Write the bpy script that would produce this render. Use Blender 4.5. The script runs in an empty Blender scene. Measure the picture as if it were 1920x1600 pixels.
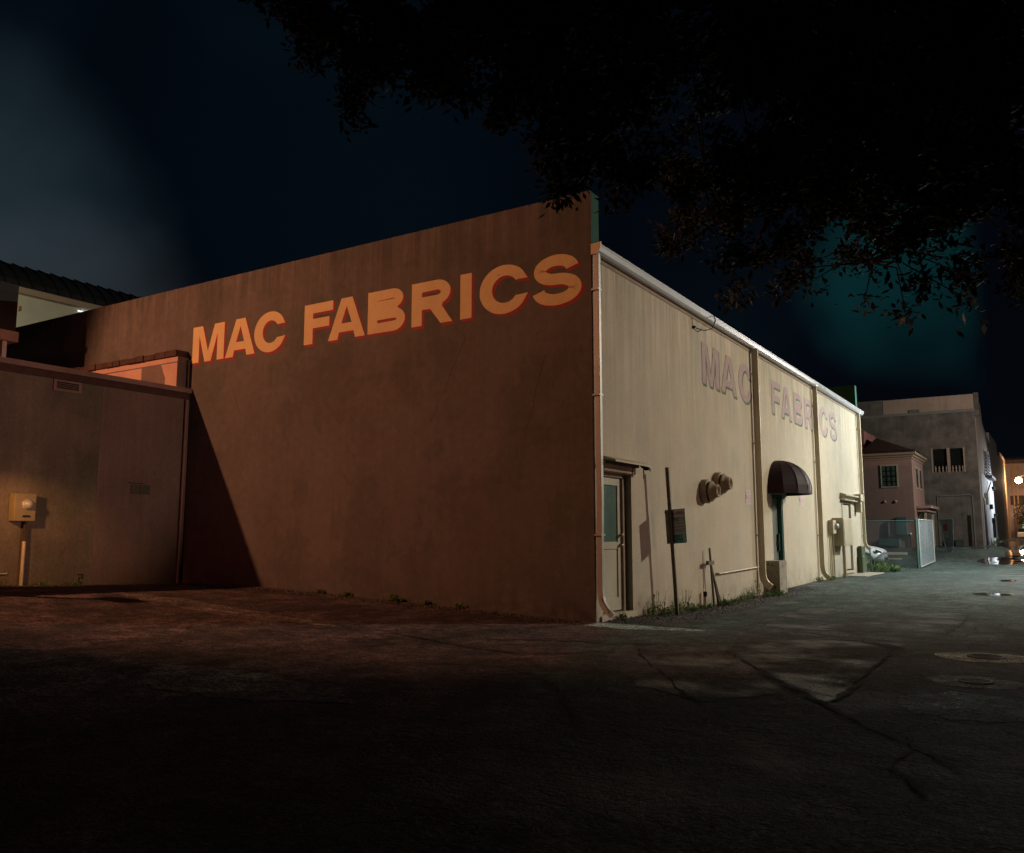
import bpy, bmesh, math, random
from mathutils import Vector, Matrix, noise
from mathutils.geometry import tessellate_polygon
R = math.radians
SC = bpy.context.scene
COL = SC.collection

# ------------------------------------------------------------------ camera
cam_d = bpy.data.cameras.new('camera'); cam = bpy.data.objects.new('camera', cam_d); COL.objects.link(cam)
cam.location = (6.212, -12.279, 1.35)
cam.rotation_euler = (R(97.27), 0, R(32.3))
cam_d.sensor_width = 36; cam_d.lens = 30.13; cam_d.clip_start = .1; cam_d.clip_end = 2000
SC.camera = cam
SC.view_settings.view_transform = 'Standard'; SC.view_settings.look = 'None'
SC.view_settings.exposure = 0; SC.view_settings.gamma = 1
SC.cycles.max_bounces = 6

# ------------------------------------------------------------------ night sky
w = bpy.data.worlds.new('World'); SC.world = w; w.use_nodes = True
NT = w.node_tree; NT.nodes.clear()
def wn(t, **k):
    n = NT.nodes.new(t)
    for a, b in k.items(): setattr(n, a, b)
    return n
def wl(a, b): NT.links.new(a, b)
def wmath(op, a, b=None, clamp=False):
    n = wn('ShaderNodeMath', operation=op, use_clamp=clamp)
    for i, v in enumerate((a, b)):
        if v is None: continue
        if isinstance(v, (int, float)): n.inputs[i].default_value = v
        else: wl(v, n.inputs[i])
    return n.outputs[0]
out = wn('ShaderNodeOutputWorld')
sky = wn('ShaderNodeTexSky', sky_type='NISHITA'); sky.sun_disc = False
sky.sun_elevation = R(3); sky.sun_rotation = R(210)
bgs = wn('ShaderNodeBackground'); bgs.inputs[1].default_value = .0003; wl(sky.outputs[0], bgs.inputs[0])
tc = wn('ShaderNodeTexCoord')
sepw = wn('ShaderNodeSeparateXYZ'); wl(tc.outputs['Generated'], sepw.inputs[0])
nzw = wn('ShaderNodeTexNoise'); nzw.inputs['Scale'].default_value = 2.6; nzw.inputs['Detail'].default_value = 4
wl(tc.outputs['Generated'], nzw.inputs['Vector'])
nzb = wn('ShaderNodeTexNoise'); nzb.inputs['Scale'].default_value = 1.3; nzb.inputs['Detail'].default_value = 2
wl(tc.outputs['Generated'], nzb.inputs['Vector'])
def cloud(dirn, inner, outer):            # soft patch round one sky direction: town-lit cloud banks and the teal glow
    d = Vector(dirn).normalized()
    v = wn('ShaderNodeVectorMath', operation='DOT_PRODUCT'); wl(tc.outputs['Generated'], v.inputs[0]); v.inputs[1].default_value = d
    w_ = wmath('ADD', v.outputs['Value'], wmath('MULTIPLY', wmath('SUBTRACT', nzw.outputs[0], .5), .035))
    m = wn('ShaderNodeMapRange', interpolation_type='SMOOTHSTEP')
    m.inputs['From Min'].default_value = math.cos(R(outer)); m.inputs['From Max'].default_value = math.cos(R(inner)); wl(w_, m.inputs[0])
    return m.outputs[0]
def add_col(prev, fac, col, s):
    e = wn('ShaderNodeVectorMath', operation='SCALE'); e.inputs[0].default_value = [c * s for c in col]; wl(fac, e.inputs[3])
    a = wn('ShaderNodeVectorMath', operation='ADD'); wl(prev, a.inputs[0]); wl(e.outputs[0], a.inputs[1])
    return a.outputs[0]
base = wn('ShaderNodeCombineXYZ')
for i, v in enumerate((.0004, .0010, .0028)): base.inputs[i].default_value = v
c = base.outputs[0]
c = add_col(c, cloud((-.87, .405, .27), 4, 13), (.012, .022, .026), 1.0)
c = add_col(c, cloud((-.835, .49, .22), 2, 10), (.016, .014, .016), 1.0)
c = add_col(c, wmath('MULTIPLY', cloud((-.644, .631, .431), 3, 20), nzb.outputs[0]), (.0012, .0045, .0060), 1.0)
cv = wn('ShaderNodeMapRange', interpolation_type='SMOOTHSTEP'); cv.inputs[1].default_value = .42; cv.inputs[2].default_value = .75; wl(nzw.outputs[0], cv.inputs[0])
c = add_col(c, cv.outputs[0], (.0008, .0024, .0032), 1.0)
# teal glow painted into the sky low over the alley, cut off by azimuth
az = wmath('ARCTAN2', wmath('MULTIPLY', sepw.outputs[0], -1), sepw.outputs[1])
mr = wn('ShaderNodeMapRange', interpolation_type='SMOOTHSTEP'); mr.inputs['From Min'].default_value = R(2.4); mr.inputs['From Max'].default_value = R(3.9); wl(az, mr.inputs[0])
c = add_col(c, wmath('MULTIPLY', cloud((-.082, .963, .26), 0, 8), mr.outputs[0]), (.0012, .0175, .0185), 1.0)
emb = wn('ShaderNodeBackground'); wl(c, emb.inputs[0]); emb.inputs[1].default_value = 1
adw = wn('ShaderNodeAddShader'); wl(bgs.outputs[0], adw.inputs[0]); wl(emb.outputs[0], adw.inputs[1]); wl(adw.outputs[0], out.inputs[0])

moon = bpy.data.lights.new('moon', 'SUN'); moon.energy = .004; moon.angle = R(.5); moon.color = (.75, .85, 1)
mo = bpy.data.objects.new('moon', moon); COL.objects.link(mo); mo.rotation_euler = (R(50), R(10), R(210))

def lamp(name, loc, target, power, col, cone=None, blend=.5, radius=.12, parent=None):
    l = bpy.data.lights.new(name, 'SPOT' if cone else 'POINT'); l.energy = power; l.color = col; l.shadow_soft_size = radius
    if cone: l.spot_size = R(cone); l.spot_blend = blend
    o = bpy.data.objects.new(name, l); COL.objects.link(o)
    o.location = loc
    if target is not None: o.rotation_euler = (Vector(target) - Vector(loc)).to_track_quat('-Z', 'Y').to_euler()
    if parent: 
        o.location = Vector(loc) - parent.location; o.parent = parent
    return o

# ------------------------------------------------------------------ materials
MATS = {}
def mat(name, col, rough=.8, metal=0, var=.15, vscale=2., streak=0, bump=.1, bscale=30., spec=.3, col2=None, c2scale=1.5, c2lo=.55, c2hi=.7, emit=None, stretch=(1, 1, 1), drip=None, dirt=None):
    if name in MATS: return MATS[name]
    m = bpy.data.materials.new(name); m.use_nodes = True; nt = m.node_tree
    b = nt.nodes['Principled BSDF']; L = nt.links.new
    b.inputs['Roughness'].default_value = rough; b.inputs['Metallic'].default_value = metal
    b.inputs['Specular IOR Level'].default_value = spec
    g = nt.nodes.new('ShaderNodeNewGeometry')
    mp = nt.nodes.new('ShaderNodeMapping'); mp.inputs['Scale'].default_value = stretch; L(g.outputs['Position'], mp.inputs[0])
    def nz(scale, det=5, rgh=.6, sc=None):
        n = nt.nodes.new('ShaderNodeTexNoise'); n.inputs['Scale'].default_value = scale; n.inputs['Detail'].default_value = det; n.inputs['Roughness'].default_value = rgh
        if sc:
            q = nt.nodes.new('ShaderNodeMapping'); q.inputs['Scale'].default_value = sc; L(g.outputs['Position'], q.inputs[0]); L(q.outputs[0], n.inputs['Vector'])
        else: L(mp.outputs[0], n.inputs['Vector'])
        return n.outputs[0]
    def mult(a, fac_lo, fac_hi, src):
        r = nt.nodes.new('ShaderNodeMapRange'); r.inputs['From Min'].default_value = .3; r.inputs['From Max'].default_value = .7
        r.inputs['To Min'].default_value = fac_lo; r.inputs['To Max'].default_value = fac_hi; L(src, r.inputs[0])
        v = nt.nodes.new('ShaderNodeVectorMath'); v.operation = 'SCALE'; L(a, v.inputs[0]); L(r.outputs[0], v.inputs[3]); return v.outputs[0]
    rgb = nt.nodes.new('ShaderNodeRGB'); rgb.outputs[0].default_value = (*col, 1)
    c = rgb.outputs[0]
    if col2:
        rr = nt.nodes.new('ShaderNodeMapRange'); rr.inputs['From Min'].default_value = c2lo; rr.inputs['From Max'].default_value = c2hi; L(nz(c2scale, 6, .65), rr.inputs[0])
        mx = nt.nodes.new('ShaderNodeMix'); mx.data_type = 'RGBA'; L(rr.outputs[0], mx.inputs[0]); L(c, mx.inputs[6]); mx.inputs[7].default_value = (*col2, 1); c = mx.outputs[2]
    if var: c = mult(c, 1 - var, 1 + var, nz(vscale)); c = mult(c, 1 - var * .6, 1 + var * .6, nz(vscale * 14, 3))
    if streak: c = mult(c, 1 - streak, 1 + streak, nz(1., 5, .6, (7, 7, .35))); c = mult(c, 1 - streak * .5, 1 + streak * .5, nz(1., 4, .6, (22, 22, .9)))
    def zmask(za, zb, src, lo, hi):
        sx = nt.nodes.new('ShaderNodeSeparateXYZ'); L(g.outputs['Position'], sx.inputs[0])
        r = nt.nodes.new('ShaderNodeMapRange'); r.inputs[1].default_value = za; r.inputs[2].default_value = zb; L(sx.outputs[2], r.inputs[0])
        q = nt.nodes.new('ShaderNodeMapRange'); q.inputs[1].default_value = .42; q.inputs[2].default_value = .62; q.inputs[3].default_value = lo; q.inputs[4].default_value = hi; L(src, q.inputs[0])
        m1 = nt.nodes.new('ShaderNodeMath'); m1.operation = 'MULTIPLY'; L(r.outputs[0], m1.inputs[0]); L(q.outputs[0], m1.inputs[1])
        m2 = nt.nodes.new('ShaderNodeMath'); m2.operation = 'ADD'; m2.inputs[0].default_value = 1; L(m1.outputs[0], m2.inputs[1]); return m2.outputs[0]
    def apply(c, f):
        v = nt.nodes.new('ShaderNodeVectorMath'); v.operation = 'SCALE'; L(c, v.inputs[0]); L(f, v.inputs[3]); return v.outputs[0]
    if drip: c = apply(c, zmask(drip[0], drip[1], nz(1., 5, .7, (5, 5, .25)), -.2, .15)); c = apply(c, zmask(drip[0] + .6 * (drip[1] - drip[0]), drip[1], nz(1., 4, .7, (16, 16, .5)), -.16, .13))
    if dirt: c = apply(c, zmask(dirt[1], dirt[0], nz(2.2, 6, .7), -.35, .02)); c = apply(c, zmask(dirt[1] * .4, dirt[0], nz(6, 5, .7), -.35, .1))
    L(c, b.inputs['Base Color'])
    if bump:
        bp = nt.nodes.new('ShaderNodeBump'); bp.inputs['Strength'].default_value = bump; bp.inputs['Distance'].default_value = .02; L(nz(bscale, 6, .65), bp.inputs['Height']); L(bp.outputs[0], b.inputs['Normal'])
    if emit: b.inputs['Emission Color'].default_value = (*emit[0], 1); b.inputs['Emission Strength'].default_value = emit[1]
    MATS[name] = m; return m

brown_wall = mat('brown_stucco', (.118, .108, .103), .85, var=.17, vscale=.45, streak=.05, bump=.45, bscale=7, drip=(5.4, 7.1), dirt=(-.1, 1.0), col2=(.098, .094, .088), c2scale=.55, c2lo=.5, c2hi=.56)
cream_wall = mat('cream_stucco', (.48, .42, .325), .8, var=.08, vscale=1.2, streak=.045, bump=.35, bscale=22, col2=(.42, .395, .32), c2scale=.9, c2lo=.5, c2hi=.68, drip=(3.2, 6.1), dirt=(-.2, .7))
left_wall = mat('old_stucco', (.15, .125, .10), .9, var=.22, vscale=1.3, streak=.06, bump=1., bscale=5, col2=(.115, .115, .085), c2scale=.7, c2lo=.45, c2hi=.6)
coping_m = mat('coping_render', (.24, .17, .15), .85, var=.15, bump=.3)
green_m = mat('green_render', (.013, .085, .055), .8, var=.2, streak=.1)
letter_m = mat('letter_yellow', (.68, .52, .27), .7, var=.08, vscale=2, bump=.35, bscale=9, col2=(.36, .28, .17), c2scale=9, c2lo=.64, c2hi=.70)
lettersh_m = mat('letter_red', (.33, .03, .045), .7, var=.08, bump=.1)
fade_m = mat('faded_pink', (.39, .29, .305), .85, var=.1, vscale=5, bump=.2, bscale=22, col2=(.47, .41, .32), c2scale=6, c2lo=.55, c2hi=.75)
fadesh_m = mat('faded_green', (.13, .17, .13), .85, var=.15, vscale=5, bump=.2, bscale=22, col2=(.4, .37, .28), c2scale=7, c2lo=.56, c2hi=.7)
gutter_m = mat('white_enamel_metal', (.46, .49, .52), .32, .35, var=.06, bump=.08, bscale=4, spec=.5)
spout_m = mat('cream_metal', (.55, .48, .35), .5, .1, var=.08, streak=.08, bump=.08, bscale=6)
galv_m = mat('galvanized_metal', (.46, .47, .46), .42, .25, var=.1, bump=.1, bscale=8)
trim_m = mat('cream_trim', (.45, .4, .3), .7, var=.1, vscale=4, bump=.2, bscale=30, col2=(.14, .11, .08), c2scale=5, c2lo=.66, c2hi=.72)
brown_trim = mat('dirty_trim', (.26, .2, .15), .8, var=.2, vscale=5, bump=.2)
sagedoor_m = mat('sage_paint', (.43, .42, .33), .6, var=.06, streak=.05, bump=.08, bscale=20)
glass_m = mat('frosted_glass', (.10, .17, .15), .22, 0, var=.15, vscale=3, bump=.03, spec=.6)
darkglass = mat('dark_glass', (.012, .016, .016), .08, var=0, bump=0, spec=.6)
green_door_m = mat('green_paint', (.03, .12, .10), .5, var=.1, bump=.05)
doorpane_m = mat('door_panel_grey', (.16, .18, .16), .3, var=.08, bump=.03, spec=.5)
awning_m = mat('maroon_canvas', (.020, .0055, .009), .65, var=.2, vscale=4, bump=.25, bscale=40, spec=.3)
brass_m = mat('worn_brass', (.4, .32, .2), .35, .7, var=.1, bump=.05)
black_m = mat('black_iron', (.015, .015, .016), .5, .2, var=.2, bump=.1)
concrete_m = mat('mossy_concrete', (.27, .25, .2), .9, var=.2, vscale=5, bump=.5, bscale=30, col2=(.06, .07, .045), c2scale=7, c2lo=.56, c2hi=.66)
step_m = mat('concrete', (.35, .31, .25), .9, var=.15, vscale=5, bump=.4, bscale=30)
box_m = mat('tan_box_paint', (.45, .39, .28), .6, var=.08, vscale=3, bump=.1, bscale=15)
vent_m = mat('vent_paint', (.30, .24, .165), .6, var=.12, vscale=6, bump=.15)
post_m = mat('rusty_post', (.15, .12, .085), .7, .2, var=.2, vscale=8, bump=.3, bscale=40)
sign_m = mat('sign_white', (.62, .58, .58), .5, var=.12, vscale=8, bump=.05)
signgreen_m = mat('sign_teal', (.22, .55, .55), .5, var=.1, bump=.05)
signtext_m = mat('sign_red', (.36, .05, .10), .5, var=.05, bump=0)
signdark_m = mat('sign_dark', (.02, .045, .05), .5, var=.05, bump=0)
sticker_m = mat('notice_lilac', (.55, .47, .48), .6, var=.12, vscale=20, bump=0)
stickerp_m = mat('notice_pink', (.44, .27, .29), .6, var=.12, vscale=20, bump=0)
pink_m = mat('pink_render', (.50, .32, .26), .85, var=.1, bump=.2)
pinkwall_m = mat('pink_stucco', (.33, .22, .19), .85, var=.08, streak=.05, bump=.15)
greywall_m = mat('bare_grey_render', (.16, .13, .12), .9, var=.15, bump=.3)
tile_m = mat('dark_clay_tile', (.065, .038, .035), .85, var=.25, vscale=6, bump=.4)
acbox_m = mat('dark_steel_box', (.010, .007, .007), .6, .1, var=.15, bump=.1)
rooftin_m = mat('standing_seam', (.028, .028, .028), .55, .3, var=.15, vscale=.8, bump=.1, bscale=3)
creamfar_m = mat('pale_cream_wall', (.42, .40, .30), .85, var=.08, bump=.1)
brick_m = mat('weathered_grey_brick', (.19, .168, .145), .9, var=.3, vscale=1.5, streak=.12, bump=.6, bscale=8, col2=(.12, .115, .10), c2scale=1.2, c2lo=.45, c2hi=.7)
tanpar_m = mat('tan_render', (.5, .37, .29), .85, var=.12, vscale=.8, streak=.08, bump=.1)
white_wall_m = mat('white_painted_wall', (.6, .6, .6), .75, var=.1, vscale=1, streak=.08, bump=.2, bscale=8)
orange_wall_m = mat('ochre_wall', (.42, .27, .15), .8, var=.12, streak=.1, bump=.2)
pipe_m = mat('pale_pipe', (.55, .5, .42), .45, .2, var=.15, vscale=8, bump=.1)
fence_m = mat('galvanized_wire', (.42, .50, .54), .45, .3, var=.1, bump=0)
mesh_green_m = mat('green_vinyl_pipe', (.07, .14, .12), .5, .1, var=.1, bump=0)
carpaint_m = mat('white_car_paint', (.62, .66, .68), .22, .1, var=.02, bump=0, spec=.6)
carglass_m = mat('car_glass', (.01, .012, .014), .05, var=0, bump=0, spec=.7)
tyre_m = mat('tyre_rubber', (.02, .02, .02), .85, var=.1, bump=.1)
weed_m = mat('weed_leaf', (.07, .19, .04), .6, var=.35, vscale=20, bump=0)
straw_m = mat('weed_straw', (.16, .20, .07), .7, var=.3, vscale=20, bump=0)
leaf_m = mat('oak_leaf', (.022, .026, .016), .65, var=.5, vscale=3, bump=0, spec=.2, col2=(.07, .055, .038), c2scale=8, c2lo=.6, c2hi=.66)
bark_m = mat('oak_bark', (.04, .033, .028), .95, var=.3, vscale=5, bump=.8, bscale=14)
gravel_m = mat('loose_gravel', (.10, .09, .085), .9, var=.4, vscale=20, bump=.2)
crack_m = mat('crack_filler', (.006, .006, .007), .9, var=.2, bump=0)
stopm = mat('painted_kerb', (.5, .42, .34), .8, var=.1, bump=.2)
lens_m = mat('headlight_lens', (.35, .4, .42), .08, var=0, bump=0, spec=.8)

def asphalt(name, base, tint2, wet=0., bump=1., crack=True, agg=.6, yard=None):
    m = bpy.data.materials.new(name); m.use_nodes = True; nt = m.node_tree; L = nt.links.new
    b = nt.nodes['Principled BSDF']; g = nt.nodes.new('ShaderNodeNewGeometry')
    def nz(s, d=5, r=.6, stretch=None):
        n = nt.nodes.new('ShaderNodeTexNoise'); n.inputs['Scale'].default_value = s; n.inputs['Detail'].default_value = d; n.inputs['Roughness'].default_value = r
        if stretch:
            q = nt.nodes.new('ShaderNodeMapping'); q.inputs['Scale'].default_value = stretch; q.inputs['Rotation'].default_value = (0, 0, .25); L(g.outputs['Position'], q.inputs[0]); L(q.outputs[0], n.inputs[0])
        else: L(g.outputs['Position'], n.inputs[0])
        return n.outputs[0]
    def mr(src, a, b_, c=0., d=1.):
        r = nt.nodes.new('ShaderNodeMapRange'); L(src, r.inputs[0])
        for i, v in zip((1, 2, 3, 4), (a, b_, c, d)): r.inputs[i].default_value = v
        return r.outputs[0]
    def mixc(f, a, b_):
        x = nt.nodes.new('ShaderNodeMix'); x.data_type = 'RGBA'; L(f, x.inputs[0])
        for i, v in ((6, a), (7, b_)):
            if isinstance(v, tuple): x.inputs[i].default_value = (*v, 1)
            else: L(v, x.inputs[i])
        return x.outputs[2]
    def scl(c, f):
        v = nt.nodes.new('ShaderNodeVectorMath'); v.operation = 'SCALE'; L(c, v.inputs[0]); L(f, v.inputs[3]); return v.outputs[0]
    def mt(op, a, b_):
        n = nt.nodes.new('ShaderNodeMath'); n.operation = op
        for i, v in enumerate((a, b_)):
            if isinstance(v, (int, float)): n.inputs[i].default_value = v
            else: L(v, n.inputs[i])
        return n.outputs[0]
    c = mixc(mr(nz(.5, 7, .65), .4, .62), base, tint2)
    if yard:        # older, browner surfacing on the yard side
        c2_ = mixc(mr(nz(.7, 7, .65), .4, .62), yard[0], yard[1])
        sx = nt.nodes.new('ShaderNodeSeparateXYZ'); L(g.outputs['Position'], sx.inputs[0])
        e = mt('ADD', mt('ADD', sx.outputs[0], mt('MULTIPLY', sx.outputs[1], .25)), mt('MULTIPLY', nz(1.1, 5, .7), 2.4))
        far = mt('LESS_THAN', sx.outputs[1], .5)
        c = mixc(mt('MULTIPLY', mr(e, 2.0, 1.4), far), c, c2_)
    c = scl(c, mr(nz(.9, 6, .7, (1, .35, 1)), .3, .7, .55, 1.5))
    fine = nz(60, 3, .8); mid = nz(26, 4, .7)
    c = scl(c, mr(fine, .3, .7, 1 - agg, 1 + agg * 1.6)); c = scl(c, mr(mid, .34, .66, .3, 1.9)); c = scl(c, mr(nz(6.5, 5, .75), .38, .62, .45, 1.55)); c = scl(c, mr(nz(2.2, 6, .7), .38, .62, .5, 1.5))
    sp = nt.nodes.new('ShaderNodeTexVoronoi'); sp.inputs['Scale'].default_value = 16; L(g.outputs['Position'], sp.inputs[0])
    c = mixc(mr(sp.outputs['Distance'], .13, .08), c, tuple(min(1, v * 4.5) for v in tint2))       # pale stones
    h = mt('ADD', mt('MULTIPLY', mid, 1.3), mt('MULTIPLY', fine, .5)); h = mt('ADD', h, mt('MULTIPLY', nz(3.5, 6, .7), 4.0)); h = mt('ADD', h, mt('MULTIPLY', nz(10, 5, .7), 1.6))
    if crack:
        wv = nt.nodes.new('ShaderNodeVectorMath'); wv.operation = 'SCALE'
        nn = nt.nodes.new('ShaderNodeTexNoise'); nn.inputs['Scale'].default_value = 1.7; nn.inputs['Detail'].default_value = 6; L(g.outputs['Position'], nn.inputs[0])
        L(nn.outputs['Color'], wv.inputs[0]); wv.inputs[3].default_value = .9
        av = nt.nodes.new('ShaderNodeVectorMath'); L(g.outputs['Position'], av.inputs[0]); L(wv.outputs[0], av.inputs[1])
        vo = nt.nodes.new('ShaderNodeTexVoronoi'); vo.feature = 'DISTANCE_TO_EDGE'; vo.inputs['Scale'].default_value = .42; L(av.outputs[0], vo.inputs[0])
        vo2 = nt.nodes.new('ShaderNodeTexVoronoi'); vo2.feature = 'DISTANCE_TO_EDGE'; vo2.inputs['Scale'].default_value = 1.7; L(av.outputs[0], vo2.inputs[0])
        gate = mr(nz(.33, 3), .5, .58)
        k = mt('MAXIMUM', mt('MULTIPLY', mr(vo.outputs['Distance'], .006, .002), mr(nz(.6, 2), .52, .6)), mt('MULTIPLY', mr(vo2.outputs['Distance'], .012, .004), mt('MULTIPLY', gate, .6)))
        c = mixc(mt('MULTIPLY', k, .85), c, (.008, .008, .009)); h = mt('SUBTRACT', h, mt('MULTIPLY', k, 2.))
    L(c, b.inputs['Base Color'])
    wetn = nz(.8, 5, .6)
    L(mr(wetn, .5 - wet, .62 - wet, .82, .42 if wet else .66), b.inputs['Roughness'])
    b.inputs['Specular IOR Level'].default_value = .35
    bp = nt.nodes.new('ShaderNodeBump'); bp.inputs['Strength'].default_value = bump; bp.inputs['Distance'].default_value = .022; L(h, bp.inputs['Height']); L(bp.outputs[0], b.inputs['Normal'])
    return m
asph_m = asphalt('asphalt', (.021, .038, .034), (.040, .060, .054), .0, yard=((.030, .025, .027), (.080, .058, .058)))
patch_m = asphalt('asphalt_patch', (.014, .021, .021), (.026, .034, .033), .02, .8, False, .3)
patch2_m = asphalt('asphalt_patch_pale', (.030, .038, .037), (.048, .056, .053), .02, .8, False, .4)
dirt_m = asphalt('dirt', (.03, .028, .026), (.055, .05, .045), 0, 1.2, False, .6)
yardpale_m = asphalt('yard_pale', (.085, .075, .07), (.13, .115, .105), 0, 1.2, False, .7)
apron_m = asphalt('worn_concrete', (.12, .20, .20), (.21, .32, .31), 0, 1.3, False, 1.2)
def wetmat():
    m = mat('puddle_water', (.008, .009, .010), .04, var=0, bump=.02, bscale=3, spec=.6); return m
wet_m = wetmat()

# ------------------------------------------------------------------ mesh helpers
def prop(o, label=None, cat=None, group=None, kind=None):
    for k, v in (('label', label), ('category', cat), ('group', group), ('kind', kind)):
        if v: o[k] = v
    return o
def thing(name, loc, label, cat, group=None):
    o = bpy.data.objects.new(name, None); COL.objects.link(o); o.location = loc; o.empty_display_size = .2
    return prop(o, label, cat, group)
class MB:
    def __init__(s): s.v = []; s.f = []; s.sm = []
    def add(s, vs, fs, smooth=False):
        n = len(s.v); s.v += [tuple(v) for v in vs]; s.f += [tuple(i + n for i in f) for f in fs]; s.sm += [smooth] * len(fs); return s
    def box(s, x0, y0, z0, x1, y1, z1):
        if x0 > x1: x0, x1 = x1, x0
        if y0 > y1: y0, y1 = y1, y0
        if z0 > z1: z0, z1 = z1, z0
        return s.add([(x0,y0,z0),(x1,y0,z0),(x1,y1,z0),(x0,y1,z0),(x0,y0,z1),(x1,y0,z1),(x1,y1,z1),(x0,y1,z1)],
                     [(0,3,2,1),(4,5,6,7),(0,1,5,4),(1,2,6,5),(2,3,7,6),(3,0,4,7)])
    def quad(s, *p): return s.add(p, [tuple(range(len(p)))])
    def prism(s, pts, off):     # closed polygon pts (3D), extruded by off
        n = len(pts); off = Vector(off); a = [Vector(p) for p in pts]; b = [p + off for p in a]
        return s.add(a + b, [tuple(range(n - 1, -1, -1)), tuple(range(n, 2 * n))] + [(i, (i + 1) % n, n + (i + 1) % n, n + i) for i in range(n)])
    def tube(s, pts, r, n=10, cap=True, smooth=True):
        pts = [Vector(p) for p in pts]; rs = r if isinstance(r, (list, tuple)) else [r] * len(pts)
        rings = []; prev = None
        for i, p in enumerate(pts):
            t = (pts[min(i + 1, len(pts) - 1)] - pts[max(i - 1, 0)]).normalized()
            if prev is None:
                u = t.cross(Vector((0, 0, 1)) if abs(t.z) < .9 else Vector((1, 0, 0))).normalized()
            else: u = (prev - t * prev.dot(t)).normalized()
            prev = u; v = t.cross(u)
            rings.append([p + (u * math.cos(a) + v * math.sin(a)) * rs[i] for a in [2 * math.pi * k / n for k in range(n)]])
        vs = [q for r_ in rings for q in r_]; fs = []
        for i in range(len(pts) - 1):
            for k in range(n): fs.append((i*n+k, i*n+(k+1)%n, (i+1)*n+(k+1)%n, (i+1)*n+k))
        s.add(vs, fs, smooth)
        if cap: s.add(rings[0], [tuple(range(n - 1, -1, -1))]); s.add(rings[-1], [tuple(range(n))])
        return s
    def rtube(s, pts, w, d):    # rectangular duct along pts in the plane x/z: w along y, d across
        pts = [Vector(p) for p in pts]; rings = []
        for i, p in enumerate(pts):
            t = (pts[min(i + 1, len(pts) - 1)] - pts[max(i - 1, 0)]).normalized()
            y = Vector((0, 1, 0)); u = t.cross(y).normalized()
            rings.append([p + u * d/2 + y * w/2, p + u * d/2 - y * w/2, p - u * d/2 - y * w/2, p - u * d/2 + y * w/2])
        vs = [q for r_ in rings for q in r_]; fs = []
        for i in range(len(pts) - 1):
            for k in range(4): fs.append((i*4+k, i*4+(k+1)%4, (i+1)*4+(k+1)%4, (i+1)*4+k))
        fs += [(3, 2, 1, 0), tuple(range(len(vs) - 4, len(vs)))]
        return s.add(vs, fs)
    def lathe(s, origin, axis, prof, n=24, smooth=True):   # prof: (along, radius)
        o = Vector(origin); a = Vector(axis).normalized(); u = a.orthogonal().normalized(); v = a.cross(u)
        vs = []; fs = []
        for (t, r) in prof:
            for k in range(n):
                q = 2 * math.pi * k / n; vs.append(o + a * t + (u * math.cos(q) + v * math.sin(q)) * r)
        for i in range(len(prof) - 1):
            for k in range(n): fs.append((i*n+k, i*n+(k+1)%n, (i+1)*n+(k+1)%n, (i+1)*n+k))
        return s.add(vs, fs, smooth)
    def build(s, name, m, parent=None, bevel=0, solid=0):
        me = bpy.data.meshes.new(name); off = Vector((0, 0, 0)); p = parent
        while p is not None: off += p.location; p = p.parent
        me.from_pydata([tuple(Vector(v) - off) for v in s.v], [], s.f); me.materials.append(m)
        for i, q in enumerate(me.polygons): q.use_smooth = s.sm[i]
        me.update()
        o = bpy.data.objects.new(name, me); COL.objects.link(o)
        if parent: o.parent = parent
        if solid: md = o.modifiers.new('thick', 'SOLIDIFY'); md.thickness = solid
        if bevel:
            md = o.modifiers.new('bevel', 'BEVEL'); md.width = bevel; md.segments = 2; md.limit_method = 'ANGLE'; md.angle_limit = R(40)
        return o
def one(name, mb, m, label, cat, group=None, kind=None, bevel=0):
    return prop(mb.build(name, m, None, bevel), label, cat, group, kind)

def wall_holes(u0, u1, z0, z1, holes, P, depth, inward):
    """front sheet with rectangular holes and their reveals; P(u, z, d) gives a point"""
    us = sorted({u0, u1, *[h[0] for h in holes], *[h[1] for h in holes]}); zs = sorted({z0, z1, *[h[2] for h in holes], *[h[3] for h in holes]})
    m = MB()
    for a, b in zip(us, us[1:]):
        for c, d in zip(zs, zs[1:]):
            cu, cz = (a + b) / 2, (c + d) / 2
            if any(h[0] < cu < h[1] and h[2] < cz < h[3] for h in holes): continue
            m.quad(P(a, c, 0), P(b, c, 0), P(b, d, 0), P(a, d, 0))
    for h in holes:
        a, b, c, d = h[:4]
        m.quad(P(a, c, 0), P(a, d, 0), P(a, d, depth), P(a, c, depth)); m.quad(P(b, c, 0), P(b, c, depth), P(b, d, depth), P(b, d, 0))
        m.quad(P(a, d, 0), P(b, d, 0), P(b, d, depth), P(a, d, depth)); m.quad(P(a, c, 0), P(a, c, depth), P(b, c, depth), P(b, c, 0))
        if len(h) > 4: m.quad(P(a, c, depth), P(b, c, depth), P(b, d, depth), P(a, d, depth))
    return m

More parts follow.
